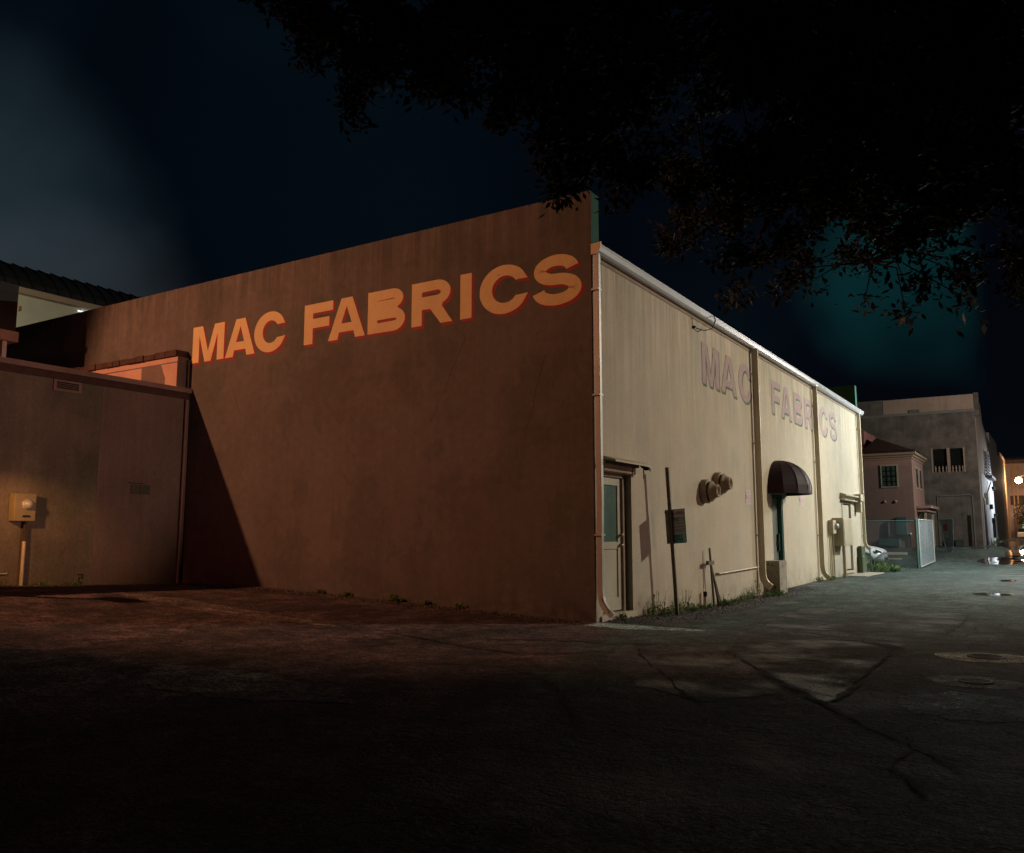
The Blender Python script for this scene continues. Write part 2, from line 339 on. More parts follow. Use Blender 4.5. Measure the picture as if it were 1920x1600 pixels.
# ---- lettering: outlines in a cell of width w and height 1 (scaled afterwards)
def arc(cx, cy, rx, ry, a0, a1, n=14): return [(cx + rx * math.cos(R(a0 + (a1 - a0) * i / n)), cy + ry * math.sin(R(a0 + (a1 - a0) * i / n))) for i in range(n + 1)]
def glyph(ch, w, h, sv, sh):
    """list of polygons [[outer, hole...], ...]; sv = width of upright strokes, sh = of level ones"""
    if ch == 'I': return [[[(0, 0), (w, 0), (w, h), (0, h)]]]
    if ch == 'F': return [[[(0, 0), (sv, 0), (sv, h*.39), (w*.88, h*.39), (w*.88, h*.39 + sh), (sv, h*.39 + sh), (sv, h - sh), (w, h - sh), (w, h), (0, h)]]]
    if ch == 'M': return [[[(0, 0), (sv*.92, 0), (sv*.92, h*.74), (w*.5 - sv*.42, 0), (w*.5 + sv*.42, 0), (w - sv*.92, h*.74), (w - sv*.92, 0), (w, 0), (w, h), (w - sv*1.35, h), (w*.5, h*.28), (sv*1.35, h), (0, h)]]]
    if ch == 'A':
        t = sv * .60
        def xin(y): return sv * 1.04 + (w/2 - sv * 1.04) * (y / (h * .93))
        y0 = h * .17; y1 = y0 + sh * .9
        return [[[(0, 0), (sv * 1.04, 0), (xin(y0), y0), (w - xin(y0), y0), (w - sv * 1.04, 0), (w, 0), (w/2 + t, h), (w/2 - t, h)],
                 [(xin(y1), y1), (w - xin(y1), y1), (w/2, h * .80)]]]
    if ch == 'B':
        r1 = h * .235; r2 = h * .27; rx = w * .30
        outer = [(0, 0)] + arc(w - rx, r2, rx, r2, -90, 62) + arc(w * .95 - rx, h - r1, rx, r1, -62, 90) + [(0, h)]
        k = sh
        lo = [(sv, k)] + arc(w - rx*1.05, r2, rx*1.05 - sv*.82, r2 - k, -90, 90, 8) + [(sv, 2*r2 - k)]
        up = [(sv, h - 2*r1 + k*.95)] + arc(w*.95 - rx*1.05, h - r1, rx*1.05 - sv*.82, r1 - k*.95, -90, 90, 8) + [(sv, h - k)]
        return [[outer, lo, up]]
    if ch == 'R':
        r1 = h * .285; rx = w * .33
        outer = [(0, 0), (sv, 0), (sv, h*.36), (w*.46, h*.36), (w - sv*1.1, 0), (w, 0), (w*.74, h*.40)] + arc(w*.95 - rx, h - r1, rx, r1, -62, 90) + [(0, h)]
        up = [(sv, h - 2*r1 + sh*.95)] + arc(w*.95 - rx, h - r1, rx - sv*.9, r1 - sh*.95, -90, 90, 8) + [(sv, h - sh)]
        return [[outer, up]]
    if ch == 'C':
        o = arc(w*.5, h*.5, w*.5, h*.53, 35, 325, 40); i = arc(w*.52, h*.5, w*.5 - sv, h*.53 - sh, 325, 35, 40)
        o = [(min(x, w*.98), y) for x, y in o]
        o[0] = (w*.97, h*.67); o[-1] = (w*.98, h*.345)
        i[0] = (w*.73, h*.33); i[-1] = (w*.73, h*.665)
        return [[o + i]]
    if ch == 'S':
        a = sv * .5; b = sh * .5; mid = h * .515; yt = h * 1.03 - b; yb = -h * .03 + b
        y1 = (yt + mid) / 2; r1 = (yt - mid) / 2; y2 = (mid + yb) / 2; r2 = (mid - yb) / 2
        cl = arc(w*.485, y1, w*.455 - a, r1, 4, 262, 30) + arc(w*.5, y2, w*.5 - a, r2, 84, -176, 30)
        Lf, Rt = [], []
        for k, p in enumerate(cl):
            q0 = cl[max(k - 1, 0)]; q1 = cl[min(k + 1, len(cl) - 1)]; tx, ty = q1[0] - q0[0], q1[1] - q0[1]; l = math.hypot(tx, ty) or 1; tx /= l; ty /= l
            ww = .5 * math.sqrt((sv * ty) ** 2 + (sh * tx) ** 2); Lf.append((p[0] - ty * ww, p[1] + tx * ww)); Rt.append((p[0] + ty * ww, p[1] - tx * ww))
        return [('strip', Lf, Rt)]
def put_letters(mb, items, P, d):
    for ch, u0, w, z0, h, sv, sh in items:
        for poly in glyph(ch, w, h, sv, sh):
            if poly[0] == 'strip':
                _, A_, B_ = poly; n = len(A_)
                mb.add([P(u0 + x, z0 + y, d) for x, y in A_ + B_], [(i, i + 1, n + i + 1, n + i) for i in range(n - 1)]); continue
            lists = [[Vector((x, y, 0)) for x, y in c] for c in poly]; flat = [q for l in lists for q in l]
            tris = tessellate_polygon(lists)
            mb.add([P(u0 + q.x, z0 + q.y, d) for q in flat], [tuple(t) for t in tris])
def text_into(mb, body, size, P, shear=0, bold=0, align='CENTER'):
    cu = bpy.data.curves.new('t', 'FONT'); cu.body = body; cu.size = size; cu.align_x = align; cu.shear = shear; cu.offset = bold; cu.fill_mode = 'FRONT'; cu.dimensions = '2D'
    o = bpy.data.objects.new('t', cu); COL.objects.link(o); bpy.context.view_layer.update()
    me = bpy.data.meshes.new_from_object(o.evaluated_get(bpy.context.evaluated_depsgraph_get()))
    mb.add([P(v.co.x, v.co.y) for v in me.vertices], [tuple(p.vertices) for p in me.polygons])
    bpy.data.objects.remove(o); bpy.data.curves.remove(cu); bpy.data.meshes.remove(me)

# ------------------------------------------------------------------ ground
def ss(a, b, x): t = max(0, min(1, (x - a) / (b - a))); return t * t * (3 - 2 * t)
def gz(x, y):
    z = .31 * min(1, max(0, -x) / 7.7) * (1 - ss(2, 14, y))
    z += .035 * min(6, max(0, -y)) * ss(3, 11, -x)
    z -= .09 * ss(-.2, 1.2, x + y * .25) * ss(-1.5, 2.5, y) * (1 - ss(8, 15, y)) 
    z += .66 * ss(27, 43, y) + .35 * ss(52, 75, y)
    return z
def rng_axis(lo, hi, near0, near1, fine):
    v = [near0]
    while v[-1] < near1: v.append(v[-1] + fine)
    s = fine
    while v[-1] < hi: s *= 1.25; v.append(v[-1] + s)
    s = fine; a = [near0]
    while a[-1] > lo: s *= 1.25; a.append(a[-1] - s)
    return a[:0:-1] + v
xs = rng_axis(-900, 900, -13, 9, .3); ys = rng_axis(-900, 900, -13, 50, .4)
g = MB(); nx = len(xs)
gvs = vs = [(x, y, gz(x, y) + .012 * noise.noise(Vector((x * .9, y * .9, 0))) * (1 if abs(x) < 30 and abs(y) < 40 else 0)) for y in ys for x in xs]
fs = [(j*nx+i, j*nx+i+1, (j+1)*nx+i+1, (j+1)*nx+i) for j in range(len(ys) - 1) for i in range(nx - 1)]
g.add(vs, fs, True); prop(g.build('ground', asph_m), kind='structure', label='cracked dark asphalt of the yard and alley')
import bisect
def surf(x, y):
    i = max(0, min(nx - 2, bisect.bisect_right(xs, x) - 1)); j = max(0, min(len(ys) - 2, bisect.bisect_right(ys, y) - 1))
    u = (x - xs[i]) / (xs[i+1] - xs[i]); v = (y - ys[j]) / (ys[j+1] - ys[j]); Z = lambda a, b: gvs[b * nx + a][2]
    return (Z(i, j) * (1 - u) + Z(i+1, j) * u) * (1 - v) + (Z(i, j+1) * (1 - u) + Z(i+1, j+1) * u) * v
def sheet(name, pts, m, dz, label, res=.22, jit=.03, seed=1):
    """irregular sheet laid on the ground: outline pts (x, y), triangulated fine"""
    rnd = random.Random(seed); out_ = []
    for a, b in zip(pts, pts[1:] + pts[:1]):
        n = max(1, int(math.hypot(b[0]-a[0], b[1]-a[1]) / .16))
        for k in range(n): t = k / n; out_.append((a[0]+(b[0]-a[0])*t + rnd.uniform(-jit, jit), a[1]+(b[1]-a[1])*t + rnd.uniform(-jit, jit)))
    bm = bmesh.new(); bm.faces.new([bm.verts.new((x, y, 0)) for x, y in out_])
    x0 = min(p[0] for p in out_); x1 = max(p[0] for p in out_); y0 = min(p[1] for p in out_); y1 = max(p[1] for p in out_)
    for ax, lo, hi in ((0, x0, x1), (1, y0, y1)):
        q = lo + res
        while q < hi:
            co = (q, 0, 0) if ax == 0 else (0, q, 0); no = (1, 0, 0) if ax == 0 else (0, 1, 0)
            bmesh.ops.bisect_plane(bm, geom=bm.verts[:] + bm.edges[:] + bm.faces[:], plane_co=co, plane_no=no); q += res
    for v in bm.verts: v.co.z = surf(v.co.x, v.co.y) + dz
    bmesh.ops.recalc_face_normals(bm, faces=bm.faces)
    if sum(f.normal.z for f in bm.faces) < 0: bmesh.ops.reverse_faces(bm, faces=bm.faces)
    me = bpy.data.meshes.new(name); bm.to_mesh(me); bm.free(); me.materials.append(m)
    o = bpy.data.objects.new(name, me); COL.objects.link(o); return prop(o, label, kind='structure')

# patches of newer asphalt, worn concrete and cracks in the alley
sheet('asphalt_patch', [(2.9, -2.25), (2.2, .2), (4.3, .6), (4.55, -.7), (4.5, -2.2), (4.55, -4.9)], patch_m, .003, 'dark trench patch with ragged edges in the middle of the alley', seed=3)
sheet('asphalt_patch', [(1.7, 5.6), (3.2, 5.2), (4.72, 6.1), (4.74, 1.9), (3.2, 1.55), (1.9, 1.4)], patch_m, .003, 'dark rectangular patch in the alley past the ragged one', seed=4)
sheet('asphalt_patch', [(1.55, -2.2), (2.55, -1.6), (4.1, -4.5), (3.7, -5.3), (2.9, -4.9), (1.85, -3.4)], patch2_m, .0035, 'paler slanting strip of asphalt near the building corner', seed=5)
sheet('asphalt_patch', [(4.0, 22), (4.9, 21), (6.6, 21.5), (6.6, 27), (4.6, 26.5)], patch_m, .003, 'dark patch in the far alley beside the gate', seed=6)
sheet('worn_concrete', [(.03, -.45), (.8, -.55), (1.9, 0.2), (1.2, .35), (.4, .1), (.03, .05)], apron_m, .004, 'pale worn concrete at the foot of the building corner', seed=7)
sheet('worn_concrete', [(1.0, 7.2), (1.35, 7.3), (1.3, 3.4), (1.05, 3.2)], patch2_m, .006, 'pale strip of worn concrete along the alley edge', seed=8)
sheet('worn_concrete', [(.05, 12.2), (1.0, 12.4), (1.0, 15.0), (.05, 14.7)], patch2_m, .006, 'pale concrete slab at the wall beyond the awning', seed=9)
sheet('dirt_strip', [(-10.1, -.5), (-7.5, -.42), (-4.5, -.36), (-1.5, -.26), (0.0, -.12), (0.0, -.01), (-10.1, -.01)], dirt_m, .0045, 'dark strip of dirt along the foot of the brown wall', seed=10)
sheet('dirt_strip', [(.02, .3), (1.1, .6), (1.0, 4), (.75, 8.8), (.6, 12), (.02, 12)], dirt_m, .0045, 'dark strip of dirt and weeds along the foot of the cream wall', seed=11)
sheet('dirt_strip', [(-10.15, -5.6), (-9.4, -5), (-9.3, -2), (-9.6, -.55), (-10.15, -.55)], dirt_m, .0045, 'dark strip of dirt along the foot of the old low wall', seed=12)
def disc(cx, cy, rx, ry, seed, n=26, jit=.12):
    r = random.Random(seed); return [(cx + rx * math.cos(2*math.pi*k/n) * r.uniform(1 - jit, 1 + jit), cy + ry * math.sin(2*math.pi*k/n) * r.uniform(1 - jit, 1 + jit)) for k in range(n)]
sheet('puddle', disc(4.85, 17.9, .22, .55, 1), wet_m, .005, 'small puddle in the alley catching the orange lamp', jit=.02)
sheet('puddle', disc(4.78, 11.5, .42, .4, 2), wet_m, .005, 'shallow puddle nearer the camera in the alley', jit=.02)
sheet('puddle', disc(2.6, 44, .7, 2.6, 3), wet_m, .005, 'long puddle beside the far white wall', jit=.03)
sheet('puddle', disc(4.35, 38, .45, 3.2, 4), wet_m, .005, 'long wet patch in the far alley reflecting orange light', jit=.03)
sheet('puddle', disc(3.7, 52, .5, 5, 5), wet_m, .005, 'wet patch farthest up the alley', jit=.03)
for x, y, rr, rl, lab in ((5.44, -1.07, .5, .2, 'iron utility cover in a rough round concrete collar, farthest of the two'), (5.47, -3.02, .38, .15, 'smaller iron utility cover in a rough round concrete collar, nearest of the two')):
    t = thing('utility_cover', (x, y, surf(x, y)), lab, 'utility cover', 'utility covers in the alley')
    s_ = sheet('collar', disc(x, y, rr, rr, int(x*y*9), jit=.09), apron_m, .0025, None, jit=.03, res=.1)
    del s_['kind']; s_.parent = t; s_.data.transform(Matrix.Translation(-Vector(t.location)))
    m = MB(); m.lathe((x, y, surf(x, y) + .002), (0, 0, 1), [(0, rl), (.012, rl), (.012, rl * .8), (.004, rl * .78), (.004, 0.001)], 20, False)
    for k in range(-2, 3): m.box(x - rl*.6, y + k * rl*.25 - .01, surf(x, y) + .004, x + rl*.6, y + k * rl*.25 + .01, surf(x, y) + .013)
    m.build('lid', black_m, t)
sheet('worn_concrete', disc(5.51, -4.35, .52, .62, 44, jit=.08), apron_m, .0025, 'round rough pale patch of aggregate nearest the camera', jit=.03, res=.12)
sheet('worn_concrete', [(-1.6, -6.6), (-.9, -7.4), (.4, -7.3), (1.3, -6.9), (.9, -6.5), (-.4, -6.3)], yardpale_m, .004, 'pale streak on the ground of the yard', jit=.06, seed=31)  # long ragged sheet, paler than the yard asphalt
sheet('worn_concrete', [(-8.2, -3.2), (-6.0, -3.6), (-4.0, -3.6), (-2.2, -3.3), (-3.5, -3.0), (-6.5, -2.8)], yardpale_m, .004, 'pale streak on the ground before the brown wall', jit=.06, seed=32)  # second paler sheet, closer to the brown wall
sheet('wet_patch', disc(3.9, 33, .9, 2.2, 61), wet_m, .004, 'wet patch in the alley beyond the gate', jit=.05)
sheet('wet_patch', disc(3.2, 60, .9, 9, 62), wet_m, .004, 'long wet gutter along the far alley', jit=.05)
sheet('pothole', [(4.1, -.22), (4.35, -.38), (4.53, -.70), (4.46, -.98), (4.38, -.85), (4.25, -.5)], crack_m, .006, 'black wedge-shaped pothole at the corner of the trench patch', jit=.015, res=.1, seed=51)
cr = MB(); crng = random.Random(8)
def crack(pts, w0, seed):
    r = random.Random(seed); P = []
    for a, b in zip(pts, pts[1:]):
        n = max(2, int(math.hypot(b[0]-a[0], b[1]-a[1]) / .14))
        for k in range(n): t = k / n; P.append((a[0]+(b[0]-a[0])*t + r.uniform(-.025, .025), a[1]+(b[1]-a[1])*t + r.uniform(-.025, .025)))
    P.append(pts[-1])
    L_, R_ = [], []
    for i, p in enumerate(P):
        q0, q1 = P[max(i-1, 0)], P[min(i+1, len(P)-1)]; dx, dy = q1[0]-q0[0], q1[1]-q0[1]; l = math.hypot(dx, dy) or 1
        ww = w0 * r.uniform(.25, 1.2) * (.3 if i in (0, len(P)-1) else 1) / 2
        for lst, s in ((L_, 1), (R_, -1)): x = p[0] - dy/l*ww*s; y = p[1] + dx/l*ww*s; lst.append((x, y, surf(x, y) + .008))
    n = len(P); cr.add(L_ + R_, [(n+i, n+i+1, i+1, i) for i in range(n-1)])
crack([(2.78, -2.11), (3.3, -3.0), (4.0, -4.1), (4.54, -4.98), (5.28, -5.98), (5.7, -6.6)], .045, 1)
crack([(4.54, -4.98), (4.6, -4.2), (4.55, -3.5), (4.5, -2.4), (4.45, -.8), (4.0, -.1)], .04, 2)
crack([(4.45, -.78), (3.95, -.25), (3.5, -.2)], .12, 3)
crack([(4.74, 2.0), (4.78, 4), (4.72, 6.1), (3.6, 6.05)], .05, 4)
crack([(1.55, -2.0), (2.2, -3.2), (3.1, -4.6), (4.1, -6.0)], .035, 5)
crack([(.6, -1.5), (1.5, -1.1), (2.6, .8), (3.0, 3.0)], .03, 6)
crack([(-.2, -2.8), (.6, -2.3), (1.6, -2.3), (2.2, -1.7)], .05, 7)
crack([(-1.5, -3.2), (0, -3.5), (.9, -3.7), (1.7, -3.0)], .05, 8)
crack([(4.9, 1.2), (5.1, 2.4), (5.0, 3.4)], .03, 9); crack([(5.2, -.5), (5.15, .5), (5.3, 1.4)], .03, 10)
crack([(5.2, -5.6), (5.35, -6.1), (5.3, -6.7), (5.55, -7.2)], .04, 11)
crack([(1.2, 3.2), (1.3, 7.4), (1.25, 12), (1.1, 20)], .03, 12); crack([(2.2, .2), (2.0, 3), (1.75, 5.6), (1.7, 12)], .025, 13)
crack([(3.2, -6.6), (2.2, -5.2), (1.2, -4.6), (.2, -4.9)], .03, 14); crack([(3.0, 14), (6, 14.4)], .03, 15); crack([(1.1, 9.6), (4.7, 9.2)], .03, 16)
prop(cr.build('pavement_cracks', crack_m), kind='structure', label='long dark cracks running across the alley asphalt')

# loose stones at the feet of the walls and over the yard
gr = MB(); rn = random.Random(4)
def stone(x, y, s):
    z = surf(x, y) + .008; vs = [(x + s * rn.uniform(.5, 1) * a, y + s * rn.uniform(.5, 1) * b, z + s * c) for a, b, c in ((-1, -1, -.2), (1, -1, -.2), (1, 1, -.2), (-1, 1, -.2), (-.4, -.5, .8), (.6, -.3, .7), (.2, .6, .9))]
    gr.add(vs, [(0, 1, 5, 4), (1, 2, 6, 5), (2, 3, 6), (3, 0, 4, 6), (4, 5, 6)])
for k in range(1500):
    x = rn.uniform(-9.9, 0); stone(x, -.03 - abs(rn.gauss(0, .22)), rn.uniform(.006, .022))
for k in range(1300): stone(abs(rn.gauss(0, .4)) + .03, rn.uniform(.2, 12), rn.uniform(.006, .02))
for k in range(400): stone(-10.1 + abs(rn.gauss(0, .3)), rn.uniform(-5, -.1), rn.uniform(.006, .022))
for k in range(3200):
    x = rn.uniform(-9, 6.5); y = rn.uniform(-10, .5)
    if x > 0 or y < -.1: stone(x, y, rn.uniform(.003, .007))
prop(gr.build('gravel', gravel_m), 'loose gravel and grit scattered along the walls and yard', 'gravel', kind='stuff')

# ------------------------------------------------------------------ main building
PL = lambda u, z, d: (u, 0 + d, z)      # brown wall, u = x
PR = lambda u, z, d: (-d, u, z)         # cream wall, u = y
mb_root = thing('store_building', (0, 0, 0), 'two-faced fabric store building, brown wall with yellow lettering and long cream wall', 'building')
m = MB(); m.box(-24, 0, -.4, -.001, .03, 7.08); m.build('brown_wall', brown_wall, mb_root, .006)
m = MB(); m.box(-24, .03, 6.12, -.004, .30, 7.07); m.box(-24, .03, -.4, -.25, .30, 6.12); m.build('parapet', green_m, mb_root, .006)
D1 = (.24, 1.42, .09, 2.40); D2 = (10.14, 11.18, .04, 2.44); D3 = (18.75, 20.15, .15, 2.47)
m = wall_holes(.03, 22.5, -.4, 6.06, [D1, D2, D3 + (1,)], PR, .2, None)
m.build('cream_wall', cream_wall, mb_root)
m = MB(); m.box(-24, 22.2, -.4, -.01, 22.5, 7.1); m.build('parapet', green_m, mb_root, .006)
m = MB(); m.prism([(-.02, .3, 6.0), (-.02, 22.2, 6.0), (-12, 22.2, 6.35), (-12, .3, 6.35)], (0, 0, .06)); m.box(-24, .3, 6.3, -12, 22.2, 6.4); m.build('roof', rooftin_m, mb_root)
m = MB(); m.box(-24, .3, -.4, -23.8, 22.2, 6.3); m.build('back_wall', cream_wall, mb_root)
# eave gutter
prof = [(0, 6.03), (.03, 5.98), (.10, 5.98), (.13, 6.02), (.155, 6.09), (.17, 6.125), (.155, 6.135), (.14, 6.10), (.02, 6.06)]
m = MB(); m.prism([(x, .0, z) for x, z in prof], (0, 22.85, 0)); gut = m.build('gutter', gutter_m, mb_root, .003)
m = MB(); m.prism([(x, -.016, z) for x, z in [(.0, 6.14), (.0, 5.96), (.115, 5.96), (.175, 6.07), (.19, 6.15)]], (0, .015, 0)); m.build('end_cap', spout_m, gut)
m = MB(); m.box(-.0, .30, 5.90, .012, 22.5, 5.985); m.build('eave_board', brown_trim, mb_root)
# downspouts
def spout(y, w, d, z0, m_, wob=0, seed=0, low=None):
    pts = [(.03 + d/2, y, 5.98)]
    for k in range(8): pts.append((.03 + d/2 + (wob * math.sin(k * 1.7) if k > 4 else 0), y, 5.6 - k * (5.6 - z0 - .5) / 7))
    pts += [(.035 + d/2, y, z0 + .38), (.06 + d/2, y, z0 + .27), (.12 + d/2, y, z0 + .18), (.22 + d/2, y, z0 + .10)]
    mm = MB(); mm.rtube(pts, w, d); o = mm.build('downspout', m_, mb_root, .008)
    for z in (5.35, 3.6, 1.35):
        k = MB(); k.box(0, y - w/2 - .025, z, .03 + d + .004, y - w/2 - .002, z + .03); k.box(.03 + d, y - w/2 - .025, z, .03 + d + .006, y + w/2 + .025, z + .03); k.box(0, y + w/2 + .002, z, .03 + d + .004, y + w/2 + .025, z + .03)
        k.build('bracket', m_, o)
    return o
s1 = spout(.047, .085, .095, .02, galv_m, .006); s1['label'] = 'corner downspout with crumpled curved foot'
spout(8.72, .07, .16, .02, spout_m, .0)
spout(15.05, .065, .14, -.02, spout_m, .006)
spout(22.05, .08, .12, .75, spout_m)
m = MB()  # ribbed curve of the shoe
for k in range(8): m.box(.10 + k*.018, -.004, .34 - k*.027, .112 + k*.018, .0015, .41 - k*.027)
m.build('shoe_rib', brown_trim, s1)
# door one
d = MB(); x = -.13
d.box(x - .04, D1[0] + .06, .11, x, D1[0] + .17, 2.33); d.box(x - .04, 1.13, .11, x, 1.25, 2.33); d.box(x - .04, D1[0] + .17, 2.2, x, 1.13, 2.33)
d.box(x - .04, D1[0] + .17, 1.13, x, 1.13, 1.25); d.box(x - .04, D1[0] + .17, .11, x, 1.13, .33); d.box(x - .04, D1[0]+.17, .33, x - .022, 1.13, 1.13)
door1 = d.build('door', sagedoor_m, mb_root, .004); door1['label'] = 'sage door with tall frosted pane behind the corner downspout'
MB().box(x - .03, D1[0] + .17, 1.25, x - .02, 1.13, 2.2).build('window_pane', glass_m, door1)
for z in (1.19, 1.36): MB().lathe((x, 1.19, z), (1, 0, 0), [(0, .028), (.008, .028), (.01, .012), (.035, .012), (.04, .026), (.06, .03), (.07, .018), (.072, .001)], 14).build('knob' if z < 1.3 else 'lock', brass_m, door1)
f = MB(); f.box(-.2, D1[0], .09, -.09, D1[0] + .055, 2.4); f.box(-.2, 1.255, .09, -.09, 1.32, 2.34); f.box(-.2, D1[0] + .055, 2.335, -.09, 1.255, 2.398); f.build('door_frame', brown_trim, mb_root, .004)
f = MB(); f.box(0.001, .16, -.1, .035, 1.50, .085); f.build('threshold', trim_m, mb_root, .008)
f = MB(); f.prism([(0, .30, 2.66), (.24, .30, 2.58), (.25, .30, 2.545), (0, .30, 2.60)], (0, 1.46, 0)); hood = f.build('door_hood', trim_m, mb_root, .003)
f = MB(); f.box(.002, .30, 2.41, .035, 1.55, 2.53); f.box(.002, .30, 2.53, .07, 1.62, 2.598); f.box(.036, 1.40, 2.38, .05, 1.45, 2.53); f.build('hood_trim', brown_trim, hood, .004)
f = MB(); f.prism([(.05, 1.66, 2.59), (.24, 1.66, 2.54), (.24, 1.70, 2.47), (.2, 1.72, 2.5), (.15, 1.68, 2.49), (.1, 1.66, 2.53)], (0, .05, 0)); f.box(.16, 1.58, 2.33, .175, 1.60, 2.54); f.build('broken_lath', black_m, hood)
# door two below the awning
d = MB(); d.box(-.17, D2[0] + .08, .06, -.13, 11.10, 2.36); door2 = d.build('door', doorpane_m, mb_root, .004); door2['label'] = 'grey-green service door under the maroon awning'
f = MB(); f.box(-.2, D2[0], .04, -.03, D2[0]+.07, 2.44); f.box(-.2, 11.11, .04, -.02, 11.178, 2.44); f.box(-.2, D2[0]+.07, 2.37, -.03, 11.11, 2.438); f.box(-.2, D2[0]+.07, .01, -.01, 11.11, .055); f.build('door_frame', green_door_m, mb_root, .004)
d = MB(); d.box(-.13, 10.95, .95, -.07, 11.05, 1.4); d.box(-.125, 10.9, 1.1, -.09, 11.08, 1.22); d.build('handle', black_m, door2, .006)
# door three flush and painted over
d = MB(); d.box(-.09, D3[0] + .05, .2, -.05, 20.1, 2.42); door3 = d.build('door', cream_wall, mb_root, .004); door3['label'] = 'cream painted-over door beside the tan electrical cabinet'
f = MB(); f.box(-.045, 19.05, 1.55, -.03, 19.12, 1.8); f.box(-.045, 19.1, 1.68, -.015, 19.35, 1.71); f.build('handle', galv_m, door3)
for yz in ((19.25, 1.3), (19.3, 1.02)): MB().box(-.05, yz[0], yz[1], -.01, yz[0] + .06, yz[1] + .04).build('lock', galv_m, door3)
f = MB(); f.box(-.0, 18.68, .15, .02, 18.75, 2.50); f.box(-.0, 20.15, .15, .02, 20.22, 2.50); f.box(-.0, 18.75, 2.47, .02, 20.15, 2.53); f.box(.001, 18.7, .08, .05, 20.2, .149); f.build('door_frame', trim_m, mb_root, .004)
f = MB(); f.prism([(0, 18.5, 2.82), (.2, 18.5, 2.76), (.2, 18.5, 2.72), (0, 18.5, 2.60)], (0, 2.3, 0)); h3 = f.build('door_hood', trim_m, mb_root, .004)
f = MB(); f.box(.002, 20.95, 2.2, .22, 21.2, 2.6); f.box(.02, 20.8, 2.6, .26, 21.3, 2.85); f.box(.002, 18.5, 2.56, .16, 20.7, 2.6); f.build('hood_trim', box_m, h3, .01)
# awning: a half dome of canvas on ribs
cy_, rz0, Rw, Pw, Hh = 10.72, 2.53, .90, .86, .80
N, K = 7, 10; vs = []
for i in range(N + 1):
    a = math.pi * i / N
    for k in range(K + 1):
        q = math.pi / 2 * k / K; vs.append((Pw * math.sin(a) * math.cos(q) ** .9, cy_ - Rw * math.cos(a) * math.cos(q), rz0 + Hh * math.sin(q)))
m = MB(); m.add(vs, [(i*(K+1)+k, (i+1)*(K+1)+k, (i+1)*(K+1)+k+1, i*(K+1)+k+1) for i in range(N) for k in range(K)])
aw = m.build('awning', awning_m, mb_root, solid=.012); aw['label'] = 'dark maroon half-dome canvas awning over the service door'
m = MB()
rim = [(Pw * math.sin(math.pi * i / N), cy_ - Rw * math.cos(math.pi * i / N)) for i in range(N + 1)]
for a, b in zip(rim, rim[1:]): m.quad((a[0], a[1], rz0 + .004), (b[0], b[1], rz0 + .004), (b[0]*1.005, b[1], rz0 - .10), (a[0]*1.005, a[1], rz0 - .10))
m.build('valance', awning_m, aw, solid=.008)
m = MB()
for i in range(N + 1): m.tube([(v[0] + .004, v[1], v[2] - .0) for v in vs[i*(K+1):(i+1)*(K+1)]], .009, 6)
m.build('rib', awning_m, aw)
# painted lettering
def paint(items, P, off, steps, m1, m2, what):
    for it in items:
        m = MB(); put_letters(m, [it], P, -.007); o = m.build('letter', m1, mb_root); o['label'] = what
        s = MB(); c_, u, w_, z, h_, a_, b_ = it
        for k in range(1, steps): put_letters(s, [(c_, u + off*k, w_, z - off*k*.9, h_, a_, b_)], P, -.0065 + .001*k)
        s.build('letter_edge', m2, o)
LT = [('M', -10.14, 1.07), ('A', -9.02, .95), ('C', -8.10, .97), ('F', -6.60, .80), ('A', -5.92, .98), ('B', -4.87, .93), ('R', -3.78, .95), ('I', -2.655, .25), ('C', -2.23, 1.03), ('S', -1.13, .95)]
paint([(c, u, w_, 5.225, .83, .245, .195) for c, u, w_ in LT], PL, .011, 6, letter_m, lettersh_m, 'yellow painted letter with red edge on the brown wall')
RT = [('M', 5.16, 1.10), ('A', 6.38, 1.12), ('C', 7.68, 1.05), ('F', 10.48, .84), ('A', 11.40, 1.09), ('B', 12.78, .97), ('R', 14.02, .95), ('I', 15.12, .24), ('C', 16.0, 1.08), ('S', 17.37, 1.09)]
paint([(c, u, w_, 4.60, .90, .25, .17) for c, u, w_ in RT], PR, .016, 5, fade_m, fadesh_m, 'faded pink painted letter with green edge on the cream wall')
# hairline cracks in the brown wall
hr = random.Random(3)
for (x0, z0, x1, z1) in ((-3.3, 3.4, -2.55, 4.9), (-1.3, 3.0, -.9, 4.4), (-8.9, 4.9, -8.5, 4.0), (-1.6, 4.75, -.9, 4.8)):
    hc = MB(); pts = [(x0 + (x1-x0)*k/14 + hr.uniform(-.03, .03), z0 + (z1-z0)*k/14 + hr.uniform(-.03, .03)) for k in range(15)]
    for a, b in zip(pts, pts[1:]): hc.quad((a[0], -.003, a[1]), (a[0] + .004, -.003, a[1]), (b[0] + .004, -.003, b[1]), (b[0], -.003, b[1]))
    hc.build('wall_crack', mat('crack_brown', (.07, .055, .048), .9, var=0, bump=0), mb_root)

